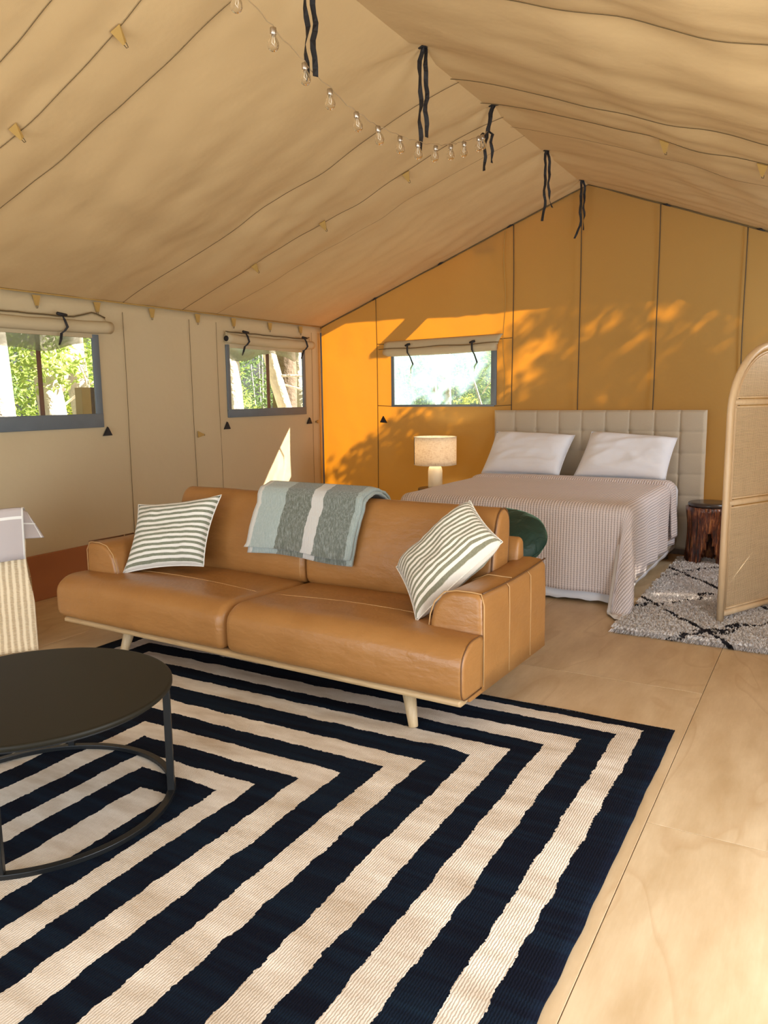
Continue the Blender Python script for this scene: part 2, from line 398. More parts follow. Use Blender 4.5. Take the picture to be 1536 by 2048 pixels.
def glass():
    t = NT('bulb_glass'); t.col((1, 1, 1)); t.p(Roughness=.02, IOR=1.2, Transmission_Weight=1.0); return t.m
MAT['glass'] = glass()
MAT['wire'] = plain('copper_wire', (.55, .42, .26), .4, .6)
MAT['inside'] = plain('bright_filament', (.9, .8, .65), .3)
MAT['board'] = plain('brown_skirting', (.36, .125, .035), .55, 0, .1, 3)

# ------------------------------------------------------------ structure: floor
XL, XR, YB, YF = -5.14, 0.93, 7.65, -1.7
RXC, RZ, EZ = -2.12, 3.42, 2.27
floor = empty('floor', (0, 0, 0), kind='structure')
ys_by_col = lambda k: [2.706+2.44*j for j in range(-3, 4)] if k % 2 else [4.07-.0+2.44*j for j in range(-4, 3)]
def panel(x0, x1, y0, y1):
    g = .0013; V, F = box(x0+g, x1-g, y0+g, y1-g, -.02, 0.0)
    c = Vector(((x0+x1)/2, (y0+y1)/2, 0)); V = [Vector(v)-c for v in V]
    o = mesh('plywood_panel', V, F, MAT['ply'], floor, smooth=False, bevel=.0012); o.location = c
xs = [-0.49+1.22*k for k in range(-4, 3)]
for i in range(len(xs)-1):
    x0, x1 = max(xs[i], XL-.1), min(xs[i+1], XR+.3)
    k = 0 if i >= 4 else 1
    st = 2.706 if k == 0 else 4.07
    if (3-i) % 2 and i < 4: st = 2.85
    ys = [st+2.44*j for j in range(-3, 4)]
    ys = [YF-.3]+[y for y in ys if YF-.1 < y < YB]+[YB+.05]
    for a, b in zip(ys[:-1], ys[1:]): panel(x0, x1, a, b)
mesh('subfloor', *box(XL-.1, XR+.3, YF-.3, YB+.1, -.12, -.021), MAT['edge'], floor, smooth=False)
mesh('ground', *box(-60, 60, -40, 60, -.65, -.5), MAT['soil'], None, smooth=False, kind='structure')

# ------------------------------------------------------------ roof
STRAPY = [3.12, 4.23, 5.28, 6.43, 7.45]
SEAML = [-.6, 0.3, 1.5, 2.35, 2.66, 3.06, 4.70, 5.40, 5.85]
SEAMR = [-.6, .8, 2.3, 3.3, 4.63, 5.08, 5.6]
def roofp(side, u, y):
    """u 0 at ridge, 1 at eave; side -1 left, +1 right"""
    x = RXC+side*3.02*u; z = RZ-(RZ-EZ)*u
    n = Vector((side*(RZ-EZ), 0, 3.02)).normalized()
    S = SEAML if side < 0 else SEAMR
    d = 0.0
    env = sin(pi*min(1, max(0, u)))
    # panels belly down between seams
    for a, b in zip(S[:-1], S[1:]):
        if a <= y <= b: d -= min(.05, .045*(b-a))*sin(pi*(y-a)/(b-a))*env
    d -= .02*env*(1+N3(Vector((u*2.2, y*.5, side*3.1))))
    # fine tension folds running down the slope
    d += .019*env*N3(Vector((u*1.6+y*.35, y*5.5-u*4.5, 4.2)))+.006*N3(Vector((u*6, y*9+u*6, 9)))*env
    # pulled up at the tie points of the ridge
    for ys in STRAPY:
        w = .16+.75*u
        d += .05*max(0, 1-abs(y-ys)/w)*exp(-u/.16)
    d -= .045*exp(-u/.10)
    d += .020*env*N3(Vector((u*10-.6*y, y*.75, side*5.0)))*min(1, u*2)
    if u > .8: d += .012*N3(Vector((y*4, u*3, 1)))*(u-.8)/.2
    # clean edge on the gable
    k = min(1, max(0, (YB-y)/.25))
    d *= (.15+.85*k)
    p = Vector((x, y, z))+n*d
    return p
ceiling = empty('ceiling', kind='structure')
for side, nm in ((-1, 'roof_canvas'), (1, 'roof_canvas')):
    NU, NVV = 70, 260
    fn = lambda u, v, side=side: roofp(side, u, YF-.2+(YB+.02-YF+.2)*v)
    V, F, _ = grid(fn, NU, NVV); mesh(nm, V, F, MAT['roof'], ceiling)
# outer fly keeps sky light off the inner roof
fl = empty('trim_fly', kind='structure')
for side in (-1, 1):
    V = [(RXC, YF-.3, RZ+.3), (RXC+side*3.4, YF-.3, EZ+.12), (RXC+side*3.4, YB+.6, EZ+.12), (RXC, YB+.6, RZ+.3)]
    mesh('fly_sheet', V, [(0, 1, 2, 3)], MAT['roof'], fl, solid=.01)
def seam(side, y, u0=0.0, u1=1.0, r=.0030, wob=0.0):
    P = []
    for i in range(61):
        u = u0+(u1-u0)*i/60; yy = y+wob*N3(Vector((u*3.0, y, 7)))
        p = roofp(side, u, yy); P.append(p+Vector((0, 0, -.006)))
    mesh('roof_seam', *tube(P, r, 5), MAT['seam'], ceiling)
for y in SEAML: seam(-1, y, wob=.10 if y > 2.6 else .06, r=.0008 if y == 5.85 else .0018)
for y in SEAMR: seam(1, y, wob=.10, r=.0020 if y < 5.5 else .0008)
def tab(p, parent, s=.05, dirv=Vector((0, 0, -1)), wd=Vector((0, 1, 0)), mat='tabs'):
    nv = wd.cross(dirv).normalized()*.004
    a, b, c = p-wd*s*.5, p+wd*s*.5, p+dirv*s*1.15
    V = [a-nv, b-nv, c+wd*.006-nv*3, c-wd*.006-nv*3, a+nv, b+nv, c+wd*.006+nv*3, c-wd*.006+nv*3]
    F = [(0, 1, 2, 3), (7, 6, 5, 4), (0, 4, 5, 1), (1, 5, 6, 2), (2, 6, 7, 3), (3, 7, 4, 0)]
    t = mesh('toggle_tab', V, F, MAT[mat], parent, smooth=False)
    if mat == 'tabs':
        L = [c+wd*.008, c+dirv*.018+wd*.005, c+dirv*.020-wd*.005, c-wd*.008]
        mesh('toggle_loop', *tube(L, .0022, 5), MAT['seam'], t)
for side, y, u in ((-1, 2.68, .245), (-1, 2.68, .49), (-1, 5.36, .71), (-1, 5.36, .483), (-1, 5.40, .245), (1, 5.06, .385), (1, 5.08, .56)):
    p = roofp(side, u, y+.0)+Vector((0, 0, -.008)); q = roofp(side, u+.02, y)-roofp(side, u, y)
    tab(p, ceiling, .06, Vector((0, .75, -.66)).normalized(), q.normalized())

# black ties hanging from the ridge
def ribbon(pts, w, parent, mat, tw=0.0, name='ribbon'):
    V = []; n = len(pts)
    for i, p in enumerate(pts):
        a = tw*i/(n-1)+.5*sin(i*1.3+tw*3); s = Vector((cos(a), sin(a), 0))*w/2; s2 = Vector((-sin(a), cos(a), 0))*.0012
        p = Vector(p); V += [p-s-s2, p+s-s2, p+s+s2, p-s+s2]
    F = []
    for i in range(n-1):
        for k in range(4):
            a = i*4+k; b = i*4+(k+1) % 4; F.append((a, b, b+4, a+4))
    F += [(3, 2, 1, 0), tuple(range(4*n-4, 4*n))]
    return mesh(name, V, F, mat, parent, smooth=False)
LAB = ['nearest the camera, cut off by the picture edge', 'second, long straight ends past the bulbs', 'third, knotted round the end of the light string', 'fourth, with one end curling', 'farthest, at the gable peak']
for i, (ys, z1, z2) in enumerate(((3.12, 2.88, 2.91), (4.23, 2.86, 2.94), (5.28, 3.00, 3.05), (6.43, 2.87, 2.97), (7.45, 2.90, 2.97))):
    t = empty('ridge_tie', (RXC, ys, RZ), label='black webbing tie on the ridge, '+LAB[i], cat='strap', group='black ties along the ridge')
    for k, zz in enumerate((z1, z2)):
        P = []
        for j in range(15):
            f = j/14; dx = (.013 if k else -.012)*min(1, f*7)
            if i == 2: dx = (-.10*f if f < .45 else -.045)+(.03 if k and f > .45 else 0)-(.03*(f-.45) if not k and f > .45 else 0)
            if i == 3 and f > .8: dx += (.03 if k else -.02)*(f-.8)*5
            if i == 4 and f > .8 and not k: dx -= .05*(f-.8)*5
            P.append((dx+.004*sin(j*1.7+i), .012*(1 if k else -1)+.01*sin(j+i), -(RZ-zz)*f-.005*0))
        ribbon(P, .026 if i < 2 else .022, t, MAT['black'], .6*(1 if k else -1)+i*.3)
    V, F = box(-.035, .035, -.012, .012, -.012, .006); mesh('knot', V, F, MAT['black'], t, bevel=.003)
    if i == 2:
        V, F = lathe([(.005, -.02), (.018, -.01), (.02, .005), (.008, .02)], 10, (-.075, 0, -.19)); mesh('knot', V, F, MAT['black'], t)

# ------------------------------------------------------------ walls
def wall_left():
    w = empty('wall_left', kind='structure')
    holes = [(2.80, 4.40, 1.32, 1.98), (6.04, 7.26, 1.34, 1.98)]
    yb = sorted(set([YF+.0]+[round(YF+.1*i, 3) for i in range(1, 93)]+[YB]+[h[0] for h in holes]+[h[1] for h in holes]))
    zb = sorted(set([round(.0+.1*i, 3) for i in range(0, 23)]+[EZ]+[1.32, 1.34, 1.98]))
    idx = {}; V = []; F = []
    def vid(i, j):
        if (i, j) not in idx:
            y, z = yb[i], zb[j]; d = 0
            e = min([1]+[min(1, max(abs(y-(h[0]+h[1])/2)-(h[1]-h[0])/2, abs(z-(h[2]+h[3])/2)-(h[3]-h[2])/2, 0)/.2) for h in holes])
            d = e*(.018*N3(Vector((y*1.1, z*.9, 2)))+.008*N3(Vector((y*3+z, z*2, 5))))*min(1, (EZ-z)/.2)
            idx[(i, j)] = len(V); V.append((XL+d, y, z))
        return idx[(i, j)]
    for i in range(len(yb)-1):
        for j in range(len(zb)-1):
            cy, cz = (yb[i]+yb[i+1])/2, (zb[j]+zb[j+1])/2
            if any(h[0] < cy < h[1] and h[2] < cz < h[3] for h in holes): continue
            F.append((vid(i, j), vid(i+1, j), vid(i+1, j+1), vid(i, j+1)))
    mesh('canvas', V, F, MAT['wall'], w, solid=.004)
    for y, r in ((4.72, .0023), (5.50, .0023), (5.86, .0015), (7.42, .0018), (2.2, .003), (7.56, .0015)):
        mesh('wall_seam', *tube([(XL+.014+.012*N3(Vector((y, z*.3, 3))), y+.02*N3(Vector((y, z*.8, 1))), z) for z in [.02+EZ/24*k for k in range(24)]], r, 5), MAT['seam'], w)
    mesh('eave_seam', *tube([(XL+.02, y*1.0, EZ-.002) for y in (YF, 0, 3, 5, YB)], .006, 5), MAT['tabs'], w)
    for y in (3.91, 4.46, 5.04, 5.60, 6.10, 6.67, 7.21): tab(Vector((XL+.025, y, EZ-.02)), w, .065)
    for y, z in ((4.49, 1.23), (5.95, 1.22), (7.34, 1.22)):
        V = [(XL+.012, y-.045, z-.03), (XL+.012, y+.045, z-.03), (XL+.012, y+.005, z+.045), (XL+.03, y-.04, z-.028), (XL+.03, y+.04, z-.028), (XL+.03, y+.005, z+.035)]
        mesh('corner_tab', V, [(0, 1, 2), (5, 4, 3), (0, 3, 4, 1), (1, 4, 5, 2), (2, 5, 3, 0)], MAT['black'], w, smooth=False)
    tab(Vector((XL+.02, 5.54, 1.16)), w, .06, Vector((0, 1, -.1)), Vector((0, 0, 1)))
    tab(Vector((XL+.02, 7.52, 1.21)), w, .04, Vector((0, -1, .0)), Vector((0, 0, 1)))
    # corner upright rope
    mesh('corner_rope', *tube([(XL+.05, 7.56, .3), (XL+.045, 7.57, 1.2), (XL+.05, 7.56, 2.2)], .010, 6), MAT['frame'], w)
wall_left()
mesh('baseboard_left', *box(XL-.02, XL+.03, YF, YB-.02, .0, .345), MAT['board'], None, smooth=False, bevel=.004, kind='structure')

mesh('trim_back_glow_block', *box(XL, XR, YB-.035, YB-.005, 0, .115), MAT['darkbark'], None, smooth=False, bevel=.003, kind='structure')  # added dark strip, covers the glow coming through the canvas at floor level
def wall_back():
    w = empty('wall_back', kind='structure')
    h = (-4.20, -3.06, 1.385, 1.97)
    xb = sorted(set([XL, XR, RXC]+[round(XL+.1*i, 3) for i in range(1, 61)]+[h[0], h[1]]))
    def top(x): return EZ+(RZ-EZ)*(1-abs(x-RXC)/3.02)-.004
    zb = [0.0+.1*i for i in range(13)]+[1.3, 1.385, 1.5, 1.6, 1.7, 1.8, 1.9, 1.97, 2.1, 2.2]
    V = []; F = []; idx = {}
    NT_ = 8
    def pt(x, z):
        e = 0 if (h[0]-.02 < x < h[1]+.02 and h[2]-.02 < z < h[3]+.02) else 1
        d = e*(.02*N3(Vector((x*1.0, z*.8, 12)))+.006*N3(Vector((x*5, z*2, 15))))
        if x < -4.3: d += .02*N3(Vector((x*9+z*2.0, z*.9, 2)))*min(1, (-4.3-x)/.2)
        if -4.2 < x < -3.0 and z > 1.98: d += .012*N3(Vector((x*13-z*5, z*1.5, 2)))
        return (x, YB+d*min(1, max(0, (top(x)-z)/.2)), z)
    for i, x in enumerate(xb):
        t = top(x)
        for j in range(len(zb)): idx[(i, j)] = len(V); V.append(pt(x, min(zb[j], t)))
        for j in range(1, NT_+1): idx[(i, len(zb)-1+j)] = len(V); V.append(pt(x, zb[-1]+(t-zb[-1])*j/NT_))
    for i in range(len(xb)-1):
        for j in range(len(zb)-1+NT_):
            cx = (xb[i]+xb[i+1])/2
            if h[0] < cx < h[1] and j < len(zb)-1 and h[2] < (zb[j]+zb[j+1])/2 < h[3]: continue
            F.append((idx[(i, j)], idx[(i+1, j)], idx[(i+1, j+1)], idx[(i, j+1)]))
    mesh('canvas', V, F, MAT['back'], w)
    for x, r in ((-4.40, .0042), (-2.84, .005), (-2.17, .005), (-1.47, .005), (-.74, .005)):
        mesh('wall_seam', *tube([(x+.012*N3(Vector((x, z, 1))), YB-.022, z) for z in [.02+(top(x)-.03)*k/20 for k in range(21)]], r, 5), MAT['edge'] if r > .0045 else MAT['seam'], w)
    for z in (1.375, 2.04):
        mesh('wall_seam', *tube([(-4.40, YB-.016, z+.01), (-4.2, YB-.016, z)], .004, 5), MAT['seam'], w)
        mesh('wall_seam', *tube([(-3.04, YB-.016, z), (-2.84, YB-.016, z+.01)], .004, 5), MAT['seam'], w)
    mesh('zip_line', *tube([(-2.93+.012*sin(k*.8), YB-.024, 1.42+(3.08-1.42)*k/16) for k in range(17)], .004, 5), MAT['tabs'], w)
    # piping along the gable
    for sd in (-1, 1):
        mesh('gable_piping', *tube([(RXC+sd*3.02*u, YB-.02, EZ+(RZ-EZ)*(1-u)-.012+.006*N3(Vector((u*9, sd, 0)))) for u in [k/30 for k in range(31)]], .007, 6), MAT['seam'], w)
    for u, sd in ((.25, -1), (.5, -1), (.76, -1), (.235, 1), (.49, 1)):
        p = Vector((RXC+sd*3.02*u, YB-.03, EZ+(RZ-EZ)*(1-u)-.016)); d = Vector((sd*3.02, 0, -(RZ-EZ))).normalized()*.035
        mesh('tie_bow', *tube([p-d, p-Vector((0, .004, -.004)), p+d], [.004, .010, .004], 6), MAT['black'], w)
    V = [(-4.365, YB-.03, 1.20), (-4.275, YB-.03, 1.195), (-4.325, YB-.03, 1.275), (-4.36, YB-.05, 1.205), (-4.28, YB-.05, 1.20), (-4.325, YB-.05, 1.265)]
    mesh('corner_tab', V, [(2, 1, 0), (3, 4, 5), (1, 4, 3, 0), (2, 5, 4, 1), (0, 3, 5, 2)], MAT['black'], w, smooth=False)
wall_back()
# right wall: closed at the bedroom end, open (door rolled up) beside the camera
wr = empty('wall_right', kind='structure')
for (y0, y1, z0, z1) in ((4.6, 6.0, 0, EZ), (7.28, YB, 0, EZ), (6.0, 7.28, 0, 1.32), (6.0, 7.28, 1.98, EZ), (YF, 4.6, 2.05, EZ)):
    mesh('canvas', *box(XR, XR+.01, y0, y1, z0, z1), MAT['wall'], wr, smooth=False)
# door window pane
mesh('pane', [(XR+.005, 6.0, 1.32), (XR+.005, 7.28, 1.32), (XR+.005, 7.28, 1.98), (XR+.005, 6.0, 1.98)], [(0, 1, 2, 3)], MAT['pvc'], wr, smooth=False)
mesh('sun_block_sheet', [(XR+.02, YF-1, 2.32), (4.2, YF-1, 2.2), (4.2, 6.7, 2.2), (XR+.02, 6.7, 2.32)], [(0, 1, 2, 3)], MAT['roof'], wr, solid=.01)  # unseen sheet added to keep direct sun out of the open side
fw = empty('wall_front', kind='structure')
mesh('gable_canvas', [(XL, YF, EZ), (XR, YF, EZ), (RXC, YF, RZ), (XL, YF, 2.1), (XR, YF, 2.1)], [(0, 1, 2), (3, 4, 1, 0)], MAT['roof'], fw, solid=.01)
mesh('canvas', *box(XL, XL+.6, YF-.01, YF, 0, 2.1), MAT['wall'], fw, smooth=False)

# ------------------------------------------------------------ windows
def side_window(name, y0, y1, z0, z1, ztop, fw_, sags, rollr, bump_):
    """window in the left canvas wall; frame strips, pane, rolled-up canvas flap with toggles"""
    w = empty(name, (XL, 0, 0), kind='structure')
    a, b = y0, y1
    mesh('frame_sill', *box(.0, .022, a, b, z0-fw_[0], z0+.02), MAT['frame'], w, bevel=.004)
    mesh('frame_side', *box(.002, .02, b-fw_[1], b+.0, z0, ztop), MAT['frame'], w, bevel=.004)
    mesh('frame_side', *box(.002, .02, a, a+fw_[1], z0, ztop), MAT['frame'], w, bevel=.004)
    mesh('frame_head', *box(.002, .018, a, b, ztop-.03, ztop+.06), MAT['flap'], w, bevel=.004)
    V, F, _ = grid(lambda u, v: (-.004+.006*N3(Vector((u*4, v*3, a))), a+(b-a)*u, z0+(ztop-z0)*v), 16, 8)
    mesh('pane', V, F, MAT['pvc'], w)
    # rolled canvas
    P = []; R = []
    n = 28
    for i in range(n+1):
        f = i/n; y = a-.02+(b+.10-a+.02)*f
        z = ztop+.055-.012*sin(pi*f*1.0)+.006*N3(Vector((y*5, a, 0))); P.append((.045, y, z)); R.append(rollr*(1+.12*N3(Vector((y*4, 3, a)))))
    r = mesh('rolled_flap', *tube(P, R, 14), MAT['flap'], w)
    # top of the flap rising to the stitching
    def top(u, v):
        y = a-.02+(b+.08-a)*u; bulge = .05*max(0, 1-abs(y-bump_)/.18)
        return (.03+.012*sin(v*pi), y, ztop+.06+(.055+bulge+.008*N3(Vector((y*6, a, 2))))*v)
    V, F, _ = grid(top, 40, 4); mesh('flap_top', V, F, MAT['flap'], r, solid=.006)
    mesh('flap_edge', *tube([Vector(top(k/40, 1))+Vector((.008, 0, .002)) for k in range(41)], .004, 5), MAT['seam'], r)
    # spiral end of the roll
    if sags:
        pass
        V_, F_ = lathe([(.006, 0), (.027, 0), (.027, .008), (.006, .008)], 18)
        mesh('roll_end', [(.045+x*1.0, a-.026+z, ztop+.052+y) for x, y, z in V_], F_, MAT['black'], r)
    if False:
        mesh('roll_end', *lathe([(.0, 0), (.026, 0), (.028, .003), (.0, .004)][1:3], 14), MAT['black'], r)
        e = r.children[-1]; e.rotation_euler = (pi/2, 0, 0); e.location = (.05+rollr*.6, a+.07, ztop+.06); e.rotation_euler = (0, pi/2, .5)
    for y in ([b-.40, b-1.06] if not sags else [a+.20, b-.12]):
        s = mesh('toggle_strap', *tube([(.105, y-.045, ztop+.125), (.108, y, ztop+.118), (.105, y+.04, ztop+.118)], [.012, .014, .010], 6), MAT['black'], r)
        ribbon([(.09, y+.01, ztop+.12), (.115, y+.012, ztop+.08), (.118, y+.03, ztop+.03), (.105, y+.012, ztop-.0), (.09, y-.005, ztop-.015), (.06, y+.01, ztop-.06), (.05, y+.0, ztop-.10)], .020, s, MAT['black'], 1.7, 'strap_tail')
    # curled clear flap outside
    def curl(u, v):
        y = a+.03+(b-a-.06)*u; sg = .10+.05*sin(u*pi*2.3+a)+.03*N3(Vector((u*7, a, 1)))
        an = v*pi*1.25
        return (-.04-.05*(1-cos(an)), y, ztop-.0-sg*sin(an*.8)*.95)
    V, F, _ = grid(curl, 36, 10); mesh('vinyl_flap', V, F, MAT['curl'], w)
    return w
side_window('window_1', 2.80, 4.46, 1.36, 2.0, 2.0, (.09, .065), False, .048, 4.40)
side_window('window_2', 5.98, 7.29, 1.36, 2.0, 2.0, (.06, .05), True, .046, 7.45)
def back_window():
    w = empty('window_3', (0, YB, 0), kind='structure')
    a, b, z0, z1 = -4.20, -3.06, 1.385, 1.97
    mesh('frame_sill', *box(a-.03, b+.03, -.02, .0, z0-.015, z0+.008), MAT['frame'], w, bevel=.003)
    mesh('frame_side', *box(a-.03, a+.008, -.02, .0, z0, z1), MAT['frame'], w, bevel=.003)
    mesh('frame_side', *box(b-.01, b+.05, -.02, .0, z0, z1), MAT['frame'], w, bevel=.003)
    V, F, _ = grid(lambda u, v: (a+(b-a)*u, .006*N3(Vector((u*4, v*3, a))), z0+(z1-z0)*v), 12, 8)
    mesh('pane', V, F, MAT['haze'], w)
    P = []; R = []
    for i in range(25):
        f = i/24; x = a-.10+(b+.14-a+.02)*f; P.append((x, -.05, 1.955+.02*f-.008*sin(f*pi))); R.append(.045+.008*N3(Vector((x*5, 1, 1))))
    R[0] = .03; r = mesh('rolled_flap', *tube(P, R, 14), MAT['flap'], w)
    fn = lambda u, v: (a-.10+(b+.22-a)*u-(.05*(1-v) if u > .9 else 0), -.045+.02*v-.015*sin(pi*v), 1.965+.025*u+(.105)*v)
    V, F, _ = grid(fn, 30, 4); mesh('flap_top', V, F, MAT['flap'], r, solid=.006)
    mesh('flap_edge', *tube([(a-.14+(b+.24-a)*k/30, -.095, 1.985+.02*k/30+.006*sin(k*.5)) for k in range(31)], .004, 5), MAT['seam'], r)
    for x in (-3.98, -3.24):
        s = mesh('toggle_strap', *tube([(x-.03, -.10, 2.015), (x, -.105, 2.025), (x+.028, -.10, 2.03)], [.010, .013, .012], 6), MAT['black'], r)
        ribbon([(x, -.105, 2.03), (x, -.115, 1.99), (x, -.11, 1.94), (x+.005, -.06, 1.90), (x+.01, .02, 1.80), (x+.01, .02, 1.70 if x < -3.5 else 1.76)], .018, s, MAT['black'], .3, 'strap_tail')
back_window()
# tent poles seen through the side windows
for i, (y, l) in enumerate(((4.07, 'reddish brown tent pole upright outside the left window beside the gum trees'), (6.91, 'reddish brown tent pole upright outside the middle window'))):
    t = empty('tent_pole', (XL-.21, y, -.5), label=l, cat='pole', group='tent poles outside the left wall')
    mesh('pole_shaft', *tube([(0, 0, 0), (0, 0, 2.85)], .018, 10), MAT['pole'], t)
    mesh('pole_foot', *lathe([(.05, 0), (.05, .01), (.022, .02), (.022, .08)], 12), MAT['pole'], t)
# awning edge outside the back wall, whose shade falls on the canvas
aw = empty('trim_awning', kind='structure')
mesh('awning_sheet', [(-4.6, YB+.12, 3.35), (2.2, YB+.12, 3.35), (2.2, YB+.62, 3.08), (-4.6, YB+.62, 3.03)], [(0, 1, 2, 3)], MAT['roof'], aw, solid=.01)
mesh('awning_sheet', [(-2.0, YB+.12, 3.35), (2.2, YB+.12, 3.35), (2.2, YB+.3, 4.6), (-2.0, YB+.3, 4.6)], [(0, 1, 2, 3)], MAT['roof'], aw, solid=.01)
mesh('awning_sheet', [(-5.2, YB+.12, 2.9), (-2.0, YB+.12, 3.35), (-2.0, YB+.6, 4.4), (-5.2, YB+.6, 3.4)], [(0, 1, 2, 3)], MAT['roof'], aw, solid=.01)
mesh('awning_arm', *box(-3.28, -3.06, YB+.03, YB+.82, 2.88, 2.93), MAT['post'], aw, smooth=False)

# ------------------------------------------------------------ kilim rug
def kilim_rug():
    hx, hy = 1.637, KH; nu, nv = 90, 120
    def fn(u, v):
        x = -hx+2*hx*u; y = -hy+2*hy*v
        ex = (.010*N3(Vector((y*2.2, u, 5)))+.004*N3(Vector((y*9, u, 2))))*(1 if u in (0, 1) else .0)
        ey = (.010*N3(Vector((x*2.2, v, 8)))+.004*N3(Vector((x*9, v, 4))))*(1 if v in (0, 1) else .0)
        z = .009+.005*N3(Vector((x*1.7, y*2.6, 0)))+.0025*N3(Vector((x*6, y*6, 4)))
        if .98 < u or u < .02 or v < .02 or v > .98: z = .007
        # bump beside the sofa foot
        z += .012*exp(-((x-.78)**2+(y-(2.88-RY))**2)/.008)
        return (x+ex, y+ey, z)
    V, F, _ = grid(fn, nu, nv)
    o = mesh('area_rug', V, F, MAT['kilim'], None, solid=.006, label='large flatwoven rug with concentric navy and cream rectangles under the sofa', cat='rug')
    o.location = (RX, RY, 0)
    # short cut warp fringe along the far edge
    V = []; F = []
    for i in range(420):
        x = -hx+2*hx*i/420+rnd.uniform(-.003, .003); y = hy-.003; l = rnd.uniform(.004, .02); s = rnd.uniform(-.006, .006)
        n = len(V); V += [(x-.002, y, .011), (x+.002, y, .011), (x+.001+s, y+l, .003), (x-.001+s, y+l, .003)]; F.append((n, n+1, n+2, n+3))
    mesh('rug_fringe', V, F, MAT['white'], o, kind='stuff')
kilim_rug()

# ------------------------------------------------------------ sofa
SO = Vector((-3.883, 3.031, 0)); SA = radians(-2.43); SL = 2.62
def sofa():
    s = empty('sofa', SO, SA, label='tan leather two-cushion sofa with round oak legs on the striped rug', cat='sofa')
    A = lambda S, p, q: (S, p, q)
    # seat cushions: D-shaped front roll
    prof = [(-.05, .235), (-.055, .33), (-.05, .42), (.03, .475), (.14, .47), (.4, .462), (.74, .45), (.76, .40), (.76, .26), (.72, .235), (.3, .235), (.02, .228)]
    prof = smoothpoly(prof, 3)
    def crown(s0, s1):
        def f(S, q):
            k = sin(pi*min(1, max(0, (S-s0)/(s1-s0)))); z = q.y+(.014*k if q.y > .4 else 0); return Vector((q.x-.012*k*(1 if q.x < .05 else 0), z+.002*N3(Vector((S*9, q.x*5, 0)))))
        return f
    mx = max(range(len(prof)), key=lambda i: prof[i].x); prof = prof[mx:]+prof[:mx]
    fr = [i for i, p in enumerate(prof) if p.x < .15]; frs = set(fr)
    for a, b, ra, rb in ((-.075, 1.283, .075, .05), (1.287, 2.62, .05, .022)):
        cr = crown(a, b); left = b < 2
        axi = lambda i, S, p, q: (S if i in frs else (max(.25, S) if left else min(2.37, S)), p, q)
        V, F = extrude(prof, a, b, ra, rb, A, cr, 8, 24, axi, (fr, None) if left else (None, fr)); c = mesh('seat_cushion', V, F, MAT['leather'], s)
        P = [(a+.05+(b-a-.1)*k/24, .27+.03*sin(pi*k/24), .466+.014*sin(pi*k/24)) for k in range(25)]
        mesh('seam_stitch', *tube(P, .0022, 5), MAT['stitch'], c)
        if not left:
            rc = [cr(b-.012, prof[i]) for i in fr]
            mesh('piping', *tube([(b-.008, p.x+.004*(1 if p.x < .0 else 0), p.y) for p in rc]+[(b-.006, rc[0].x, rc[0].y)], .0028, 6), MAT['piping'], c)
    # side panel in front of the arm
    # arms: cross-section swept front to back
    def arm(sx, nm):
        # q: distance from outer face inwards
        cs = [(0, .215), (0, .40), (0, .60), (.012, .645), (.05, .652), (.12, .655), (.18, .645), (.235, .60), (.262, .53), (.27, .45), (.27, .3), (.27, .215)]
        cs = [cs[0]]+[Vector(a)*.5+Vector(b)*.5 for a, b in zip(cs, cs[1:])]+[cs[-1]]
        def ax(S, p, q):
            # S runs front(0.145) to back(.905)
            f = (S-.145)/.76; z = q
            if q > .40: z = q+(.02*f-.012*sin(pi*f))*(q-.4)/.25
            # front upper corner leans back
            t = S
            return ((2.62-p) if sx > 0 else (p-.0), t, z)
        V, F = extrude([tuple(c) for c in cs], .145, .905, .03, .012, ax, None, 6, 14)
        a = mesh('armrest', V, F, MAT['leather'], s)
        X = 2.621 if sx > 0 else -.001
        sgn = 1 if sx > 0 else -1
        mesh('piping', *tube([(X-.004*sgn, .158, .235), (X-.002*sgn, .156, .45), (X-.002*sgn, .156, .60), (X-.02*sgn, .165, .645), (X-.06*sgn, .153, .652), (X-.13*sgn, .150, .652), (X-.19*sgn, .150, .64), (X-.24*sgn, .150, .59), (X-.262*sgn, .150, .53), (X-.272*sgn, .152, .46)], .0032, 6), MAT['stitch'], a)
        mesh('piping', *tube([(X-.012*sgn, .165+.74*k/10, .649+.02*k/10-.012*sin(pi*k/10)) for k in range(11)], .0045, 6), MAT['piping'], a)
        for t in (.43, .69):
            mesh('seam_stitch', *tube([(X, t, .225), (X+.0005*sgn, t, .5), (X-.002*sgn, t, .625), (X-.02*sgn, t-.005, .648)], .0028, 5), MAT['stitch'], a)
        mesh('seam_stitch', *tube([(X-.02*sgn, .50, .650), (X-.14*sgn, .50, .653), (X-.22*sgn, .50, .618), (X-.262*sgn, .5, .54)], .0025, 5), MAT['stitch'], a)
    arm(1, 'r'); arm(-1, 'l')
    # back cushions
    bp = smoothpoly([(.60, .44), (.585, .55), (.605, .70), (.64, .84), (.67, .915), (.72, .945), (.78, .935), (.815, .87), (.80, .70), (.775, .5), (.75, .44)], 2)
    def bc(S, q):
        return Vector((q.x, q.y+.004*N3(Vector((S*4, 1, 0)))))
    for a, b, ra, rb in ((.285, 1.305, .035, .03), (1.312, 2.465, .03, .035)):
        V, F = extrude(bp, a, b, ra, rb, A, bc, 6, 20); c = mesh('back_cushion', V, F, MAT['leather'], s)
        e = b-.012 if b > 2 else b-.028
        lp = [(e, p.x+.0, p.y) for p in bp if p.y > .46]; cx, cz = .70, .5
        lp = [(e, .70+(p[1]-.70)*.97, .69+(p[2]-.69)*.985) for p in lp]
        lp = sorted(lp, key=lambda p: math.atan2(p[1]-.70, p[2]-.48))
        mesh('piping', *tube(lp, .004, 6), MAT['piping'] if b > 2 else MAT['stitch'], c)
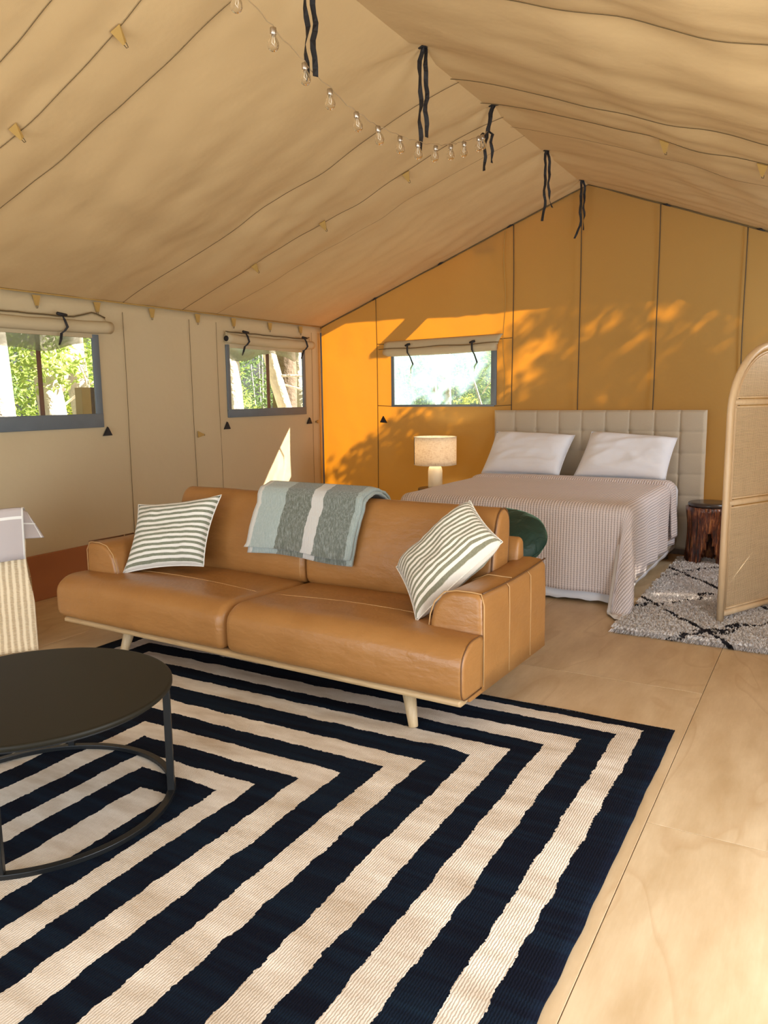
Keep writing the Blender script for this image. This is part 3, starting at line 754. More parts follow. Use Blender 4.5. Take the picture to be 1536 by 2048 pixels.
    # outer back frame
    fp = smoothpoly([(.79, .21), (.81, .5), (.82, .72), (.845, .775), (.88, .775), (.905, .74), (.905, .5), (.905, .21)], 1)
    V, F = extrude(fp, .12, 2.50, .02, .02, A, None, 4, 6); mesh('back_frame', V, F, MAT['leather'], s)
    # oak plinth rail and hidden base
    V, F = extrude(smoothpoly([(-.035, .195), (-.035, .232), (.05, .232), (.05, .195)], 1), 0.0, 2.597, .008, .008, A, None, 3, 4)
    mesh('front_rail', V, F, MAT['oak'], s)
    mesh('base_frame', *box(.02, 2.605, .05, .90, .195, .235), MAT['leather'], s, bevel=.008)
    for (x, y, dx, dy) in ((.42, .10, -.05, -.03), (2.27, .10, .045, -.03), (.42, .80, -.05, .03), (2.27, .80, .045, .03)):
        P = [(x+dx, y+dy, .016), (x+dx*.97, y+dy*.97, .022), (x, y, .198)]; mesh('leg', *tube(P, [.019, .022, .034], 18), MAT['oakz'], s)
    return s
sofa()
SM = Matrix.Translation(SO) @ Matrix.Rotation(SA, 4, 'Z')
def sl(s, t, z): return SM @ Vector((s, t, z))

def cushion(name, corners, thick, mat, seed, cover='cover', pinch=.06, n=30, label='', cat='cushion', group=None, backmat=None, sag=0.0, rnd_=0.0):
    """corners BL, BR, TR, TL in world space; front bulges along normal"""
    a, b, c, d = [Vector(q) for q in corners]; cen = (a+b+c+d)/4
    nrm = ((b-a).cross(d-a)).normalized()
    V = []; UV = []; F = []
    def P(u, v, sgn):
        uu, vv = u*2-1, v*2-1; u0, v0 = uu, vv
        # pull the sides in between the corners
        uu, vv = uu*(1-rnd_*(1-sqrt(1-vv*vv/2))), vv*(1-rnd_*(1-sqrt(1-uu*uu/2)))
        pu = uu*(1-pinch*(1-vv*vv)); pv = vv*(1-pinch*(1-uu*uu)); U, W = (pu+1)/2, (pv+1)/2
        p = (a*(1-U)+b*U)*(1-W)+(d*(1-U)+c*U)*W
        uu, vv = u0, v0
        prof = ((1-uu**4)*(1-vv**4))**.55 if abs(uu) < 1 and abs(vv) < 1 else 0
        w = .012*N3(Vector((u*4, v*4, seed)))+.006*N3(Vector((u*11, v*9, seed+3)))
        w += (.012 if 'pillow' in name else .005)*(.5-min(1, 3*abs(N3(Vector((u*2.2+v*1.6, v*3.5-u*1.2, seed+9))))))
        edge = min(1, 4*min(1-abs(uu), 1-abs(vv)))
        h = thick/2*prof+w*edge
        p = p+nrm*sgn*h
        if sag: p.z -= sag*(1-vv)*(1-uu*uu)*.5
        return p-cen
    idx = {}
    for sgn in (1, -1):
        for j in range(n+1):
            for i in range(n+1):
                bd = i in (0, n) or j in (0, n)
                if sgn < 0 and bd: idx[(sgn, i, j)] = idx[(1, i, j)]; continue
                idx[(sgn, i, j)] = len(V); V.append(P(i/n, j/n, sgn)); UV.append((i/n, j/n))
        for j in range(n):
            for i in range(n):
                q = [idx[(sgn, i, j)], idx[(sgn, i+1, j)], idx[(sgn, i+1, j+1)], idx[(sgn, i, j+1)]]
                F.append(tuple(q if sgn > 0 else q[::-1]))
    root = empty(name, cen, label=label, cat=cat, group=group)
    o = mesh(cover, V, F, mat, root, uv=UV)
    ring = [V[idx[(1, i, 0)]] for i in range(n+1)]+[V[idx[(1, n, j)]] for j in range(1, n+1)]+[V[idx[(1, i, n)]] for i in range(n-1, -1, -1)]+[V[idx[(1, 0, j)]] for j in range(n-1, -1, -1)]
    mesh('edge_seam', *tube(ring, .0035, 5), mat if not backmat else backmat, root)
    return root
cushion('striped_cushion', [sl(.27, .19, .475), sl(.72, .40, .525), sl(.75, .54, .93), sl(.17, .42, .85)], .16, MAT['cush'], 1, pinch=.10, label='square cushion with sage and white stripes leaning in the left corner of the sofa', group='striped cushions on the sofa')
cushion('striped_cushion', [sl(2.27, .18, .475), sl(2.54, .53, .81), sl(2.35, .57, .99), sl(2.02, .42, .655)], .20, MAT['cush2'], 5, pinch=.06, label='olive and cream striped cushion tipped against the right arm of the sofa', group='striped cushions on the sofa')

# throw over the sofa back
def throw():
    prof = [(.575, .60), (.575, .66), (.583, .75), (.605, .84), (.635, .92), (.665, .955), (.72, .972), (.78, .965), (.825, .93), (.93, .86), (.935, .70), (.93, .62)]
    def samp(P, v):
        k = v*(len(P)-1); i = min(int(k), len(P)-2); f = k-i; return Vector(P[i])*(1-f)+Vector(P[i+1])*f
    root = empty('wool_throw', sl(1.4, .7, .96), label='fuzzy sage and grey striped throw folded over the middle of the sofa back', cat='throw')
    def lay(off, s0b, s1b, s0t, s1t, zlow, name, flip):
        P = [Vector(p) for p in prof]; P[0].y = zlow
        def fn(u, v):
            q = samp(P, v); f = min(1, v*3.0)
            s = (s0b*(1-f)+s0t*f)*(1-u)+(s1b*(1-f)+s1t*f)*u
            out = off+.006*N3(Vector((u*5, v*6, off*50)))+.008*sin(u*9+1)*(1-f)
            dn = .05*max(0, v-.0)*0
            t = q.x-out*(1 if q.x < .7 else -1)*(1 if q.y < .95 else 0); z = q.y+(off if q.y > .9 else 0)+.01*sin(u*5)*(1-f)
            if u > .93 and v > .4: z -= .01*(u-.93)/.07
            return SM @ Vector((s, t, z))-root.location
        V, F, UV = grid(fn, 36, 48)
        return mesh(name, V, F, MAT['throw'], root, uv=UV, solid=.014)
    lay(.012, .925, 1.655, .985, 1.71, .60, 'blanket_fold', 0)
    lay(.030, .915, 1.65, .98, 1.70, .635, 'blanket_fold', 1)
throw()

# green velvet cushion on a pouffe behind the sofa
def green():
    pf = empty('pouffe', (-1.95, 4.42, 0), label='dark green velvet pouffe behind the right end of the sofa', cat='pouffe')
    mesh('pouffe_body', *lathe([(.30, .0), (.34, .03), (.36, .2), (.35, .40), (.30, .48), (.1, .50)], 32), MAT['velvet'], pf)
    mesh('piping', *tube([(.36*cos(a), .36*sin(a), .38) for a in [2*pi*k/32 for k in range(33)]], .006, 6), MAT['velvet'], pf)
    cushion('velvet_cushion', [(-2.2, 4.12, .60), (-1.50, 4.02, .50), (-1.30, 4.42, .73), (-1.90, 4.70, .78)], .20, MAT['velvet'], 11, pinch=.0, rnd_=1.0, label='dark green velvet cushion poking out behind the right arm of the sofa')
green()

# ------------------------------------------------------------ coffee table
def coffee():
    t = empty('coffee_table', (-2.475, 1.755, 0), label='round black metal coffee table with a ring base on the striped rug', cat='table')
    R = .49
    mesh('tabletop', *lathe([(.2, .436), (R-.004, .436), (R, .440), (R, .452), (R-.004, .4555), (R-.012, .4555), (.2, .4555)], 96), MAT['tabletop'], t)
    n = 96; V = []; F = []
    for k in range(n):
        a = 2*pi*k/n
        for r, z in ((.455, .013), (.482, .013), (.482, .031), (.455, .031)): V.append((r*cos(a), r*sin(a), z))
    for k in range(n):
        for j in range(4):
            F.append((k*4+j, k*4+(j+1) % 4, ((k+1) % n)*4+(j+1) % 4, ((k+1) % n)*4+j))
    mesh('base_ring', *fix(V, F), MAT['powder'], t, smooth=False, bevel=.002)
    V = []; F = []
    for k in range(n):
        a = 2*pi*k/n
        for r, z in ((.455, .424), (.47, .424), (.47, .436), (.455, .436)): V.append((r*cos(a), r*sin(a), z))
    for k in range(n):
        for j in range(4): F.append((k*4+j, k*4+(j+1) % 4, ((k+1) % n)*4+(j+1) % 4, ((k+1) % n)*4+j))
    mesh('top_ring', *fix(V, F), MAT['powder'], t, smooth=False)
    for k in range(4):
        a = radians(38+90*k); V, F = box(.4555, .4815, -.0125, .0125, .029, .430)
        M = Matrix.Rotation(a, 3, 'Z'); mesh('leg', [M @ Vector(v) for v in V], F, MAT['powder'], t, smooth=False, bevel=.002)
coffee()

# ------------------------------------------------------------ bed
BX0, BX1, BY0, BY1, BZ = -3.00, -1.17, 5.50, 7.52, .695
def bed():
    b = empty('bed', ((BX0+BX1)/2, BY1, 0), label='king bed with tall tufted beige headboard against the ochre canvas wall', cat='bed')
    ox, oy = b.location.x, b.location.y
    L = lambda x, y, z: Vector((x-ox, y-oy, z))
    V, F = box(BX0+.02, BX1-.02, BY0+.03, BY1, .12, .36); mesh('bed_base', [L(*v) for v in V], F, MAT['headboard'], b, bevel=.02)
    V, F = box(BX0+.02, BX1-.02, BY0+.03, BY1, .362, .67); mesh('mattress', [L(*v) for v in V], F, MAT['white'], b, bevel=.05)
    for x in (BX0+.1, BX1-.1):
        for y in (BY0+.12, BY1-.15):
            mesh('leg', *tube([L(x, y, 0), L(x, y, .13)], .03, 10), MAT['darkbark'], b)
    # headboard: tufted heightfield
    hx0, hx1, hz0, hz1 = -3.0, -.985, .06, 1.335; yf = 7.545
    nc, rows = 9, [.06, .37, .562, .755, .947, 1.14, 1.335]
    w = (hx1-hx0)/nc
    def fn(u, v):
        x = hx0+(hx1-hx0)*u; z = hz0+(hz1-hz0)*v
        k = (x-hx0)/w; fx = abs(k-round(k))*w if 0 < round(k) < nc else 9
        rz = min(abs(z-r) for r in rows[1:-1]); e = min(x-hx0, hx1-x, hz1-z, z-hz0)
        dd = sqrt(min(fx, 9)**2+rz**2)
        h = .0-.008*exp(-fx/.007)-.004*exp(-rz/.007)-.020*exp(-dd/.018)
        h += .006*(1-exp(-min(fx, rz)/.05))
        h -= .03*max(0, 1-e/.03)**2
        return L(x, yf-h, z)
    V, F, _ = grid(fn, 270, 150); hb = mesh('headboard', V, F, MAT['headboard'], b)
    V, F = box(hx0+.002, hx1-.002, yf+.02, yf+.085, hz0, hz1-.003); mesh('headboard_panel', [L(*v) for v in V], F, MAT['headboard'], hb, bevel=.012)
    for i in range(1, nc):
        for r in rows[2:-1]:
            x = hx0+w*i; mesh('button', *[(lambda q: ([L(p[0], p[1], p[2]) for p in q[0]], q[1]))(lathe([(.002, 0), (.010, .002), (.011, .006), (.004, .01)], 10))][0], MAT['headboard'], hb)
            o = hb.children[-1]
            me = o.data
            for vv in me.vertices:
                p = vv.co+Vector((ox, oy, 0)); vv.co = L(x+p.x, yf+.026-p.z, r+p.y)
    return b
bed()
def drape(name, X0, X1, Y0, Y1, Z, ovx0, ovx1, ovy, mat, label, rr=.07, flare=.10, seed=0, floorz=.008, lift=0, cat='bedspread', stepn=.03, yhead=None, solid=.008, foldamp=1.0, cornerx=1.0, parent=None):
    """cloth laid over a box: flat sheet coordinates wrapped over the edges"""
    nx = int((X1-X0+ovx0+ovx1)/stepn); ny = int((Y1-Y0+ovy)/stepn)
    cx, cy = (X0+X1)/2, Y1
    root = parent or empty(name, (cx, cy, 0), label=label, cat=cat)
    V = []; UV = []
    for j in range(ny+1):
        b = Y0-ovy+(Y1-Y0+ovy)*j/ny
        for i in range(nx+1):
            a = X0-ovx0+(X1-X0+ovx0+ovx1)*i/nx
            qx = min(max(a, X0+rr), X1-rr); qy = max(b, Y0+rr)
            dx, dy = a-qx, b-qy; d = sqrt(dx*dx+dy*dy)
            z0 = Z+.008*N3(Vector((a*2.5, b*2.5, seed)))+.012*exp(-((a-cx)/.7)**2)
            if d < 1e-6: p = Vector((qx, qy, z0))
            else:
                n = Vector((dx/d, dy/d, 0)); arc = rr*pi/2
                if d < arc: an = d/rr; p = Vector((qx, qy, z0))+n*rr*sin(an)-Vector((0, 0, rr*(1-cos(an))))
                else:
                    dn = d-arc; corner = abs(n.x*n.y)*2
                    ang = math.atan2(n.y, n.x)
                    tt = (a if abs(n.y) > abs(n.x) else b)
                    fold = .016*sin(tt*15+seed)*min(1, dn/.3)*(1-corner)*foldamp+(.05*sin(ang*9+1.0)*corner*min(1, dn/.35))*foldamp
                    out = rr+flare*dn*.35+fold+corner*.32*dn
                    z = z0-rr-dn*(1-.03*corner)
                    lim = floorz+.012*(1+N3(Vector((a*9, b*9, 3))))
                    if z < lim:
                        ex = lim-z; z = lim+.01*N3(Vector((a*12, b*12, 5))); out += ex*.55
                    p = Vector((qx, qy, 0))+n*out; p.z = z
                    if n.x > .05 and n.y < -.05: p.x -= corner*dn*.20; p.y -= corner*dn*.16
            V.append(p-root.location); UV.append((a, b))
    F = []
    W = nx+1
    for j in range(ny):
        for i in range(nx): k = j*W+i; F.append((k, k+1, k+1+W, k+W))
    mesh(name if parent else 'blanket', V, F, mat, root, uv=UV, solid=solid)
    return root
sheet = drape('bed_sheet', BX0+.04, BX1-.045, BY0+.045, BY1-.02, .685, .57, .58, .66, MAT['white'], 'white sheet hanging below the bedspread around the bed base', seed=3, flare=.03, cat='sheet', solid=.004, foldamp=.3, rr=.05)
spread = drape('bedspread', BX0, BX1, BY0, 7.12, .715, .56, .50, .60, MAT['spread'], 'dusty pink ribbed bedspread draped over the bed with a corner on the floor', seed=1, flare=.06)
# turned-down fold near the pillows
drape('blanket_fold', BX0-.005, BX1+.012, 6.92, 7.14, .732, .40, .44, -.0, MAT['spread'], '', seed=2, flare=.10, parent=spread)
for i, (cor, lab) in enumerate((
    ([(-2.97, 7.16, .735), (-2.20, 7.16, .735), (-2.14, 7.46, 1.10), (-2.93, 7.46, 1.125)], 'white bed pillow on the left half of the bed, nearer the lamp'),
    ([(-2.06, 7.16, .735), (-1.25, 7.16, .735), (-1.21, 7.44, 1.09), (-1.98, 7.46, 1.135)], 'white bed pillow on the right half of the bed, nearer the cane screen'))):
    cushion('bed_pillow', cor, .20, MAT['white'], 20+i*7, cover='pillowcase', pinch=.03, label=lab, cat='pillow', group='white pillows against the headboard')

# ------------------------------------------------------------ stump stools, lamp
def stump(x, y, h, label):
    t = empty('stump_stool', (x, y, 0), label=label, cat='side table', group='carved stump side tables')
    r = .175
    mesh('stool_top', *lathe([(r*.6, h-.035), (r, h-.035), (r+.004, h-.02), (r, h-.004), (r-.01, h), (r*.5, h)], 36), MAT['stumptop'], t)
    n = 72; V = []; F = []; m = 14
    for j in range(m+1):
        z = (h-.04)*j/m+.002
        for k in range(n):
            a = 2*pi*k/n; rr = r*(1.0-.10*sin(pi*z/h))*(1+.05*N3(Vector((cos(a)*3, sin(a)*3, z*5)))+.03*sin(a*16)); V.append((rr*cos(a), rr*sin(a), z))
    for j in range(m):
        for k in range(n):
            # arched openings between three root legs
            q = (k*3/n+.18) % 1; z = (j+.5)/m
            if z < .62*(1-abs(q-.5)/.23) and j >= 0: continue
            a = j*n+k; b = j*n+(k+1) % n; F.append((a, b, b+n, a+n))
    mesh('trunk', V, F, MAT['stump'], t, solid=.035)
stump(-.90, 7.33, .545, 'dark carved tree stump stool between the headboard and the cane screen')
stump(-3.50, 7.22, .56, 'dark carved tree stump stool under the cream lamp')
lm = empty('table_lamp', (-3.50, 7.22, .56), label='cream capsule lamp with an oatmeal linen drum shade beside the bed', cat='lamp')
mesh('lamp_base', *lathe([(.05, 0), (.072, .004), (.073, .02), (.073, .17), (.068, .20), (.055, .225), (.035, .240), (.010, .246)], 36), MAT['stone'], lm)
V, F, UV = grid(lambda u, v: (.213*cos(2*pi*u), .213*sin(2*pi*u), .236+.282*v), 72, 6, True)
sh = mesh('lamp_shade', V, F, MAT['shade'], lm, solid=.004)
for z in (.238, .516): mesh('shade_trim', *tube([(.2145*cos(2*pi*k/72), .2145*sin(2*pi*k/72), z) for k in range(73)], .003, 6), MAT['stone'], sh)
a = radians(-140); mesh('shade_seam', *tube([(.2165*cos(a), .2165*sin(a), .24), (.2165*cos(a), .2165*sin(a), .515)], .004, 5), MAT['edge'], sh)
pl_ = bpy.data.lights.new('lamp_glow', 'POINT'); pl_.energy = 6; pl_.color = (1, .80, .52); pl_.shadow_soft_size = .035
plo = bpy.data.objects.new('lamp_glow', pl_); C.objects.link(plo); plo.location = (-3.50, 7.22, .56+.40)
mesh('lamp_bulb', *lathe([(.01, .285), (.014, .30), (.028, .325), (.030, .34), (.022, .36), (.006, .368)], 16), MAT['stone'], lm)
mesh('lamp_stem', *tube([(0, 0, .24), (0, 0, .29)], .008, 8), MAT['metal'], lm)
mesh('shade_spider', *join(tube([(-.21, 0, .45), (.21, 0, .45)], .003, 6), tube([(0, -.21, .45), (0, .21, .45)], .003, 6)), MAT['metal'], lm)

# ------------------------------------------------------------ cane folding screen
def screen():
    W, z1, zt = .86, 1.36, 1.79
    s = empty('folding_screen', (-.565, 5.372, 0), label='arched rattan folding screen with cane panels standing on the shaggy rug', cat='screen')
    def panel(org, ang):
        p = empty('screen_panel', org, ang); p.parent = s
        def arch(ins, n=28):
            w = W/2-ins; return [(W/2-w*cos(pi*k/n), 0, z1+(zt-z1-ins)*sin(pi*k/n)) for k in range(n+1)]
        out = [(0.0, 0, .022), (0, 0, .5), (0, 0, 1.0)]+arch(0)+[(W, 0, 1.0), (W, 0, .5), (W, 0, .022)]
        mesh('rattan_frame', *tube(out, .022, 14), MAT['rattan'], p)
        for ins, r in ((.038, .007), (.052, .006)):
            inn = [(ins, 0, .09), (ins, 0, .8)]+arch(ins)+[(W-ins, 0, .8), (W-ins, 0, .09)]
            mesh('rattan_trim', *tube(inn, r, 8), MAT['rattan'], p)
        for z, r in ((.075, .020), (.794, .019), (1.43, .019)):
            mesh('cross_rail', *tube([(.02, 0, z), (W-.02, 0, z)], r, 12), MAT['rattan'], p)
            for dz in (-.03, .03):
                if z < .1 and dz < 0: continue
                mesh('rattan_trim', *tube([(.05, -.006, z+dz), (W-.05, -.006, z+dz)], .006, 8), MAT['rattan'], p)
        ins = .055
        for a, b in ((.10, .765), (.822, 1.402)):
            mesh('cane_panel', *box(ins, W-ins, -.002, .002, a, b), MAT['cane'], p, smooth=False)
        A = [q for q in arch(ins) if q[2] > 1.458]
        A = [(A[0][0]-.004, 0, 1.458)]+A+[(A[-1][0]+.004, 0, 1.458)]; n = len(A)
        V = [(q[0], -.002, q[2]) for q in A]+[(q[0], .002, q[2]) for q in A]
        mesh('cane_panel', V, [tuple(range(n)), tuple(range(2*n-1, n-1, -1))]+[(i, (i+1) % n, n+(i+1) % n, n+i) for i in range(n)], MAT['cane'], p, smooth=False)
    a1 = math.atan2(.893, .45)
    panel((0, 0, 0), a1)
    e = Vector((W*cos(a1), W*sin(a1), 0))+Vector((.04, -.03, 0))
    panel(e, radians(-35))
screen()

# ------------------------------------------------------------ shaggy rug
def shaggy():
    x0, x1, y0, y1 = -1.13, .78, 4.93, 7.42
    r = empty('shaggy_rug', ((x0+x1)/2, (y0+y1)/2, 0), label='cream shaggy rug with dark wobbly diamond lines beside the bed', cat='rug')
    cx, cy = r.location.x, r.location.y
    sk = lambda x, y: (x-cx+.07*(y-y0)/(y1-y0)*0, y-cy-.045*(x-x0)*0)
    V, F, _ = grid(lambda u, v: (x0+(x1-x0)*u-cx, y0+(y1-y0)*v-cy-.05*u*(1-v), .012+.006*N3(Vector((u*30, v*40, 0)))), 80, 100)
    mesh('rug_base', V, F, MAT['shag'], r, solid=.008)
    V = []; F = []; q = random.Random(3)
    for i in range(52000):
        u, v = q.random(), q.random()**1.25
        if x0+(x1-x0)*u > .25 and q.random() < .6: continue
        x = x0+(x1-x0)*u-cx; y = y0+(y1-y0)*v-cy-.05*u*(1-v); a = q.uniform(0, 2*pi); l = q.uniform(.010, .026); h = q.uniform(.012, .028)
        w = .0022; dx, dy = cos(a), sin(a); n = len(V)
        V += [(x-dy*w, y+dx*w, .014), (x+dy*w, y-dx*w, .014), (x+dx*l+dy*w*.6, y+dy*l-dx*w*.6, .014+h), (x+dx*l*1.7, y+dy*l*1.7, .010+h*.7)]
        F += [(n, n+1, n+2), (n, n+2, n+3)]
    # longer fringe at the near edge
    for i in range(2600):
        u = q.random(); x = x0+(x1-x0)*u-cx; y = y0-cy-.05*u; a = q.uniform(-2.4, -.74); l = q.uniform(.02, .06); w = .0022; n = len(V)
        V += [(x-w, y, .014), (x+w, y, .014), (x+cos(a)*l*.6+w, y+sin(a)*l*.6, .024), (x+cos(a)*l, y+sin(a)*l, .003)]; F += [(n, n+1, n+2), (n, n+2, n+3)]
    mesh('rug_pile', V, F, MAT['shag'], r, smooth=False, kind='stuff')
shaggy()

# ------------------------------------------------------------ wicker chair with checked throw
def wicker():
    B = Vector((-4.10, 2.965, 0)); ang = math.atan2(.81, .58)
    t = empty('wicker_chair', B, ang, label='pale woven wicker chair at the left edge beyond the coffee table', cat='chair')
    # local x runs along the outer face (0 = right-hand corner, negative = out of frame); +y away from camera side
    prof = [(0.0, .0), (.0, .30), (-.005, .36), (-.018, .44), (-.028, .55), (-.02, .70), (-.01, .84)]
    drop = lambda y: .84-.26*min(1, max(0, (y-.03)/.5))
    def wx(z):
        for (a, za), (b, zb) in zip(prof, prof[1:]):
            if z <= zb: return a+(b-a)*(z-za)/(zb-za)
        return prof[-1][0]
    n = 13
    def side(u, v):
        z = .004+.83*v; e = wx(z)
        w = .62; x = e-w*u
        rib = .004*abs(sin(x*pi/.035))
        bulge = -.022 if z > .42 else (-.022*(z-.33)/.09 if z > .33 else 0)
        return (x, -rib-bulge, z)
    V, F, _ = grid(side, 90, 30); mesh('wicker_side', V, F, MAT['wicker'], t, solid=.012)
    def back(u, v):
        z = .004+(drop(.02+.56*u)-.01)*v; return (wx(z)-.01-.004*abs(sin(u*15*pi))*1, .02+.56*u, z)
    V, F, _ = grid(back, 60, 30); mesh('wicker_back', V, F, MAT['wicker'], t, solid=.012)
    V, F = box(-.60, -.03, .03, .55, .35, .41); mesh('seat', V, F, MAT['wicker'], t, bevel=.02)
    V, F = box(-.62, -.60, .02, .57, .0, .62); mesh('wicker_front', V, F, MAT['wicker'], t, bevel=.01)
    V, F, _ = grid(lambda u, v: (-.60+.57*u, .575+.003*sin(u*50), .004+.57*v), 30, 20); mesh('wicker_side', V, F, MAT['wicker'], t, solid=.012)
    mesh('top_rim', *tube([(-.62, .02, .83), (-.03, .02, .83), (-.03, .57, .57), (-.62, .57, .57)], .012, 10), MAT['wicker'], t)
    th = empty('checked_throw', B+Vector((0, 0, .85)), ang, label='grey throw with a white window-pane check hanging over the wicker chair', cat='throw')
    L = [(-.030, .57), (-.030, .70), (-.026, .82), (-.012, .868), (.02, .868), (.06, .862), (.12, .85), (.2, .835), (.3, .80)]
    def fn(u, v):
        k = v*(len(L)-1); i = min(int(k), len(L)-2); f = k-i; y = L[i][0]*(1-f)+L[i+1][0]*f; z = L[i][1]*(1-f)+L[i+1][1]*f
        x = -.5+.49*u+.0; return (x-.02*(1-v), y-.012+.006*sin(u*14)*(1-v), z-.85+.004*sin(u*9)+(-.015*(1-u)*(1-v)*1))
    V, F, UV = grid(fn, 40, 24); UV = [(u*.49, v*.42) for u, v in UV]; mesh('cloth', V, F, MAT['check'], th, uv=UV, solid=.008)
    V, F, UV = grid(lambda u, v: (-.03+u*(.025+.085*(1-v)), -.005+.05*u+.012*sin(v*5), .012-.02*u-.175*(1-v)*(1-.06*u)), 10, 14); UV = [(u*.17, v*.2) for u, v in UV]
    mesh('cloth_fold', V, F, MAT['check'], th, uv=UV, solid=.008)
wicker()

# ------------------------------------------------------------ string lights
def lights():
    P = [(2.3, 3.20), (2.63, 3.075), (2.85, 3.015), (3.07, 2.95), (3.27, 2.905), (3.50, 2.87), (3.71, 2.862), (3.95, 2.876), (4.16, 2.90), (4.39, 2.94), (4.60, 2.998), (4.80, 3.065), (5.03, 3.155), (5.15, 3.205)]
    o = empty('string_lights', (RXC, 2.3, 3.2), label='fairy light string of small clear bulbs sagging below the roof ridge', cat='string lights')
    Q = []
    for i in range(len(P)-1):
        for k in range(6):
            f = k/6; a, b = P[i], P[i+1]
            Q.append((RXC+.004*sin(i*5+k), a[0]+(b[0]-a[0])*f, a[1]+(b[1]-a[1])*f+.006*sin(pi*f)*(-1)+.004*sin(i*7+k*2)))
    Q.append((RXC, *P[-1])); Q += [(RXC-.02, 5.22, 3.235), (RXC-.05, 5.26, 3.24)]
    Q = [(RXC, 1.2, 3.40), (RXC, 1.9, 3.30)]+Q
    Q = [Vector(q)-o.location for q in Q]
    mesh('cord', *tube(Q, .0022, 6), MAT['wire'], o)
    pb = lathe([(.012, -.026), (.012, -.034), (.018, -.046), (.0235, -.060), (.0245, -.070), (.021, -.082), (.013, -.091), (.003, -.094)], 18)
    for i, (y, z) in enumerate(P[1:-1]+[(5.09, 3.18)]):
        b = mesh('bulb', *pb, MAT['glass'], o); b.location = (0, y-2.3, z-3.2-.004)
        b.rotation_euler = (rnd.uniform(-.12, .12), rnd.uniform(-.12, .12), 0)
        mesh('bulb_cap', *lathe([(.004, .0), (.0125, -.003), (.0135, -.01), (.0135, -.026), (.011, -.030)], 14), MAT['metal'], b)
        mesh('filament', *tube([(-.004, 0, -.03), (-.009, 0, -.055), (.0, .008, -.068), (.009, 0, -.055), (.004, 0, -.03)], .0022, 5), MAT['inside'], b)
lights()

# ------------------------------------------------------------ outside: trees, bushes, post
def leaves(cen, rad, n, size, seed, flat=1.0):
    q = random.Random(seed); V = []; F = []
    for i in range(n):
        while True:
            p = Vector((q.uniform(-1, 1), q.uniform(-1, 1), q.uniform(-1, 1)))
            if p.length <= 1 and N3(p*2.3+Vector((seed, 0, 0))) > -.12: break
        p = Vector((cen[0]+p.x*rad[0], cen[1]+p.y*rad[1], cen[2]+p.z*rad[2]))
        d = Vector((q.gauss(0, 1), q.gauss(0, 1), q.gauss(0, .7)-.3)).normalized(); s = d.orthogonal().normalized(); s.rotate(Matrix.Rotation(q.uniform(0, 6.3), 3, d))
        l = size*q.uniform(.6, 1.4); w = l*.22; up = d.cross(s)*l*.08; k = len(V)
        V += [p, p+d*l*.45+s*w+up, p+d*l, p+d*l*.45-s*w+up, p+d*l*.5-up]
        F += [(k, k+1, k+4), (k+1, k+2, k+4), (k+2, k+3, k+4), (k+3, k, k+4)]
    return V, F
def tree(name, base, top, r, crown, mat, lmat, label, cat='tree', fork=None, lsize=.10, group=None, nl=2500, seed=1, branches=()):
    t = empty(name, (base[0], base[1], -.5), label=label, cat=cat, group=group)
    o = Vector((base[0], base[1], -.5)); B = Vector((0, 0, 0)); T = Vector(top)-o
    P = []; R = []
    for i in range(13):
        f = i/12; p = B.lerp(T, f)+Vector((.06*N3(Vector((f*3, seed, 0))), .06*N3(Vector((f*3, seed, 5))), 0))*(1 if f else 0); P.append(p); R.append(r*(1.15-.45*f)*(1+.08*N3(Vector((f*8, seed, 1)))))
    mesh('trunk', *tube(P, R, 12), MAT[mat], t)
    for (a, b, rr) in branches:
        a = Vector(a)-o; b = Vector(b)-o; m = a.lerp(b, .5)+Vector((.03, .05, .06))
        mesh('branch', *tube([a, m, b], [rr, rr*.8, rr*.5], 8), MAT[mat], t)
    for j, (c, rad, n) in enumerate(crown):
        c = Vector(c)-o; V, F = leaves(c, rad, n, lsize, seed+j*13); mesh('foliage', V, F, MAT[lmat], t, smooth=False, kind='stuff')
    return t
tree('gum_tree', (-8.0, 5.60), (-8.0, 5.45, 5.2), .15, [((-8.3, 5.3, 5.2), (.7, .7, .6), 350)], 'bark', 'leaf', 'white gum tree trunk at the left edge of the left window', seed=2, branches=(((-8, 5.6, 2.6), (-8.4, 6.4, 3.6), .05),))
tree('gum_tree', (-9.0, 7.08), (-9.1, 6.95, 4.8), .17, [((-9.4, 7.2, 4.6), (.7, .6, .6), 350), ((-8.7, 6.75, 1.95), (.5, .45, .35), 420)], 'bark', 'leaf', 'pale forked gum tree trunk in the middle of the left window', seed=3, branches=(((-9.0, 7.1, 1.62), (-8.95, 7.50, 2.9), .09), ((-8.95, 7.12, 1.4), (-8.5, 7.7, 1.95), .018)))
tree('gum_tree', (-9.5, 8.05), (-9.6, 7.75, 4.8), .16, [((-9.7, 8.4, 4.6), (.6, .6, .6), 300), ((-9.2, 8.25, 2.0), (.35, .3, .35), 260)], 'bark', 'leaf', 'pale gum tree trunk behind the post in the left window', seed=4, branches=(((-9.5, 8.0, 1.3), (-9.1, 7.5, 2.1), .02),))
tree('gum_tree', (-9.0, 10.72), (-9.0, 10.5, 5.2), .17, [((-9.2, 10.6, 5.0), (.7, .7, .6), 350)], 'bark', 'leaf', 'white gum tree trunk at the left edge of the middle window', seed=5)
tree('gum_tree', (-8.5, 12.25), (-8.5, 10.3, 3.9), .13, [((-8.6, 10.4, 4.2), (.7, .7, .6), 350)], 'bark', 'leaf', 'white leaning gum tree trunk crossing the middle window', seed=6, branches=(((-8.4, 11.2, 1.85), (-8.0, 12.2, 1.75), .022), ((-8.4, 11.3, 1.7), (-8.0, 12.3, 1.3), .018)))
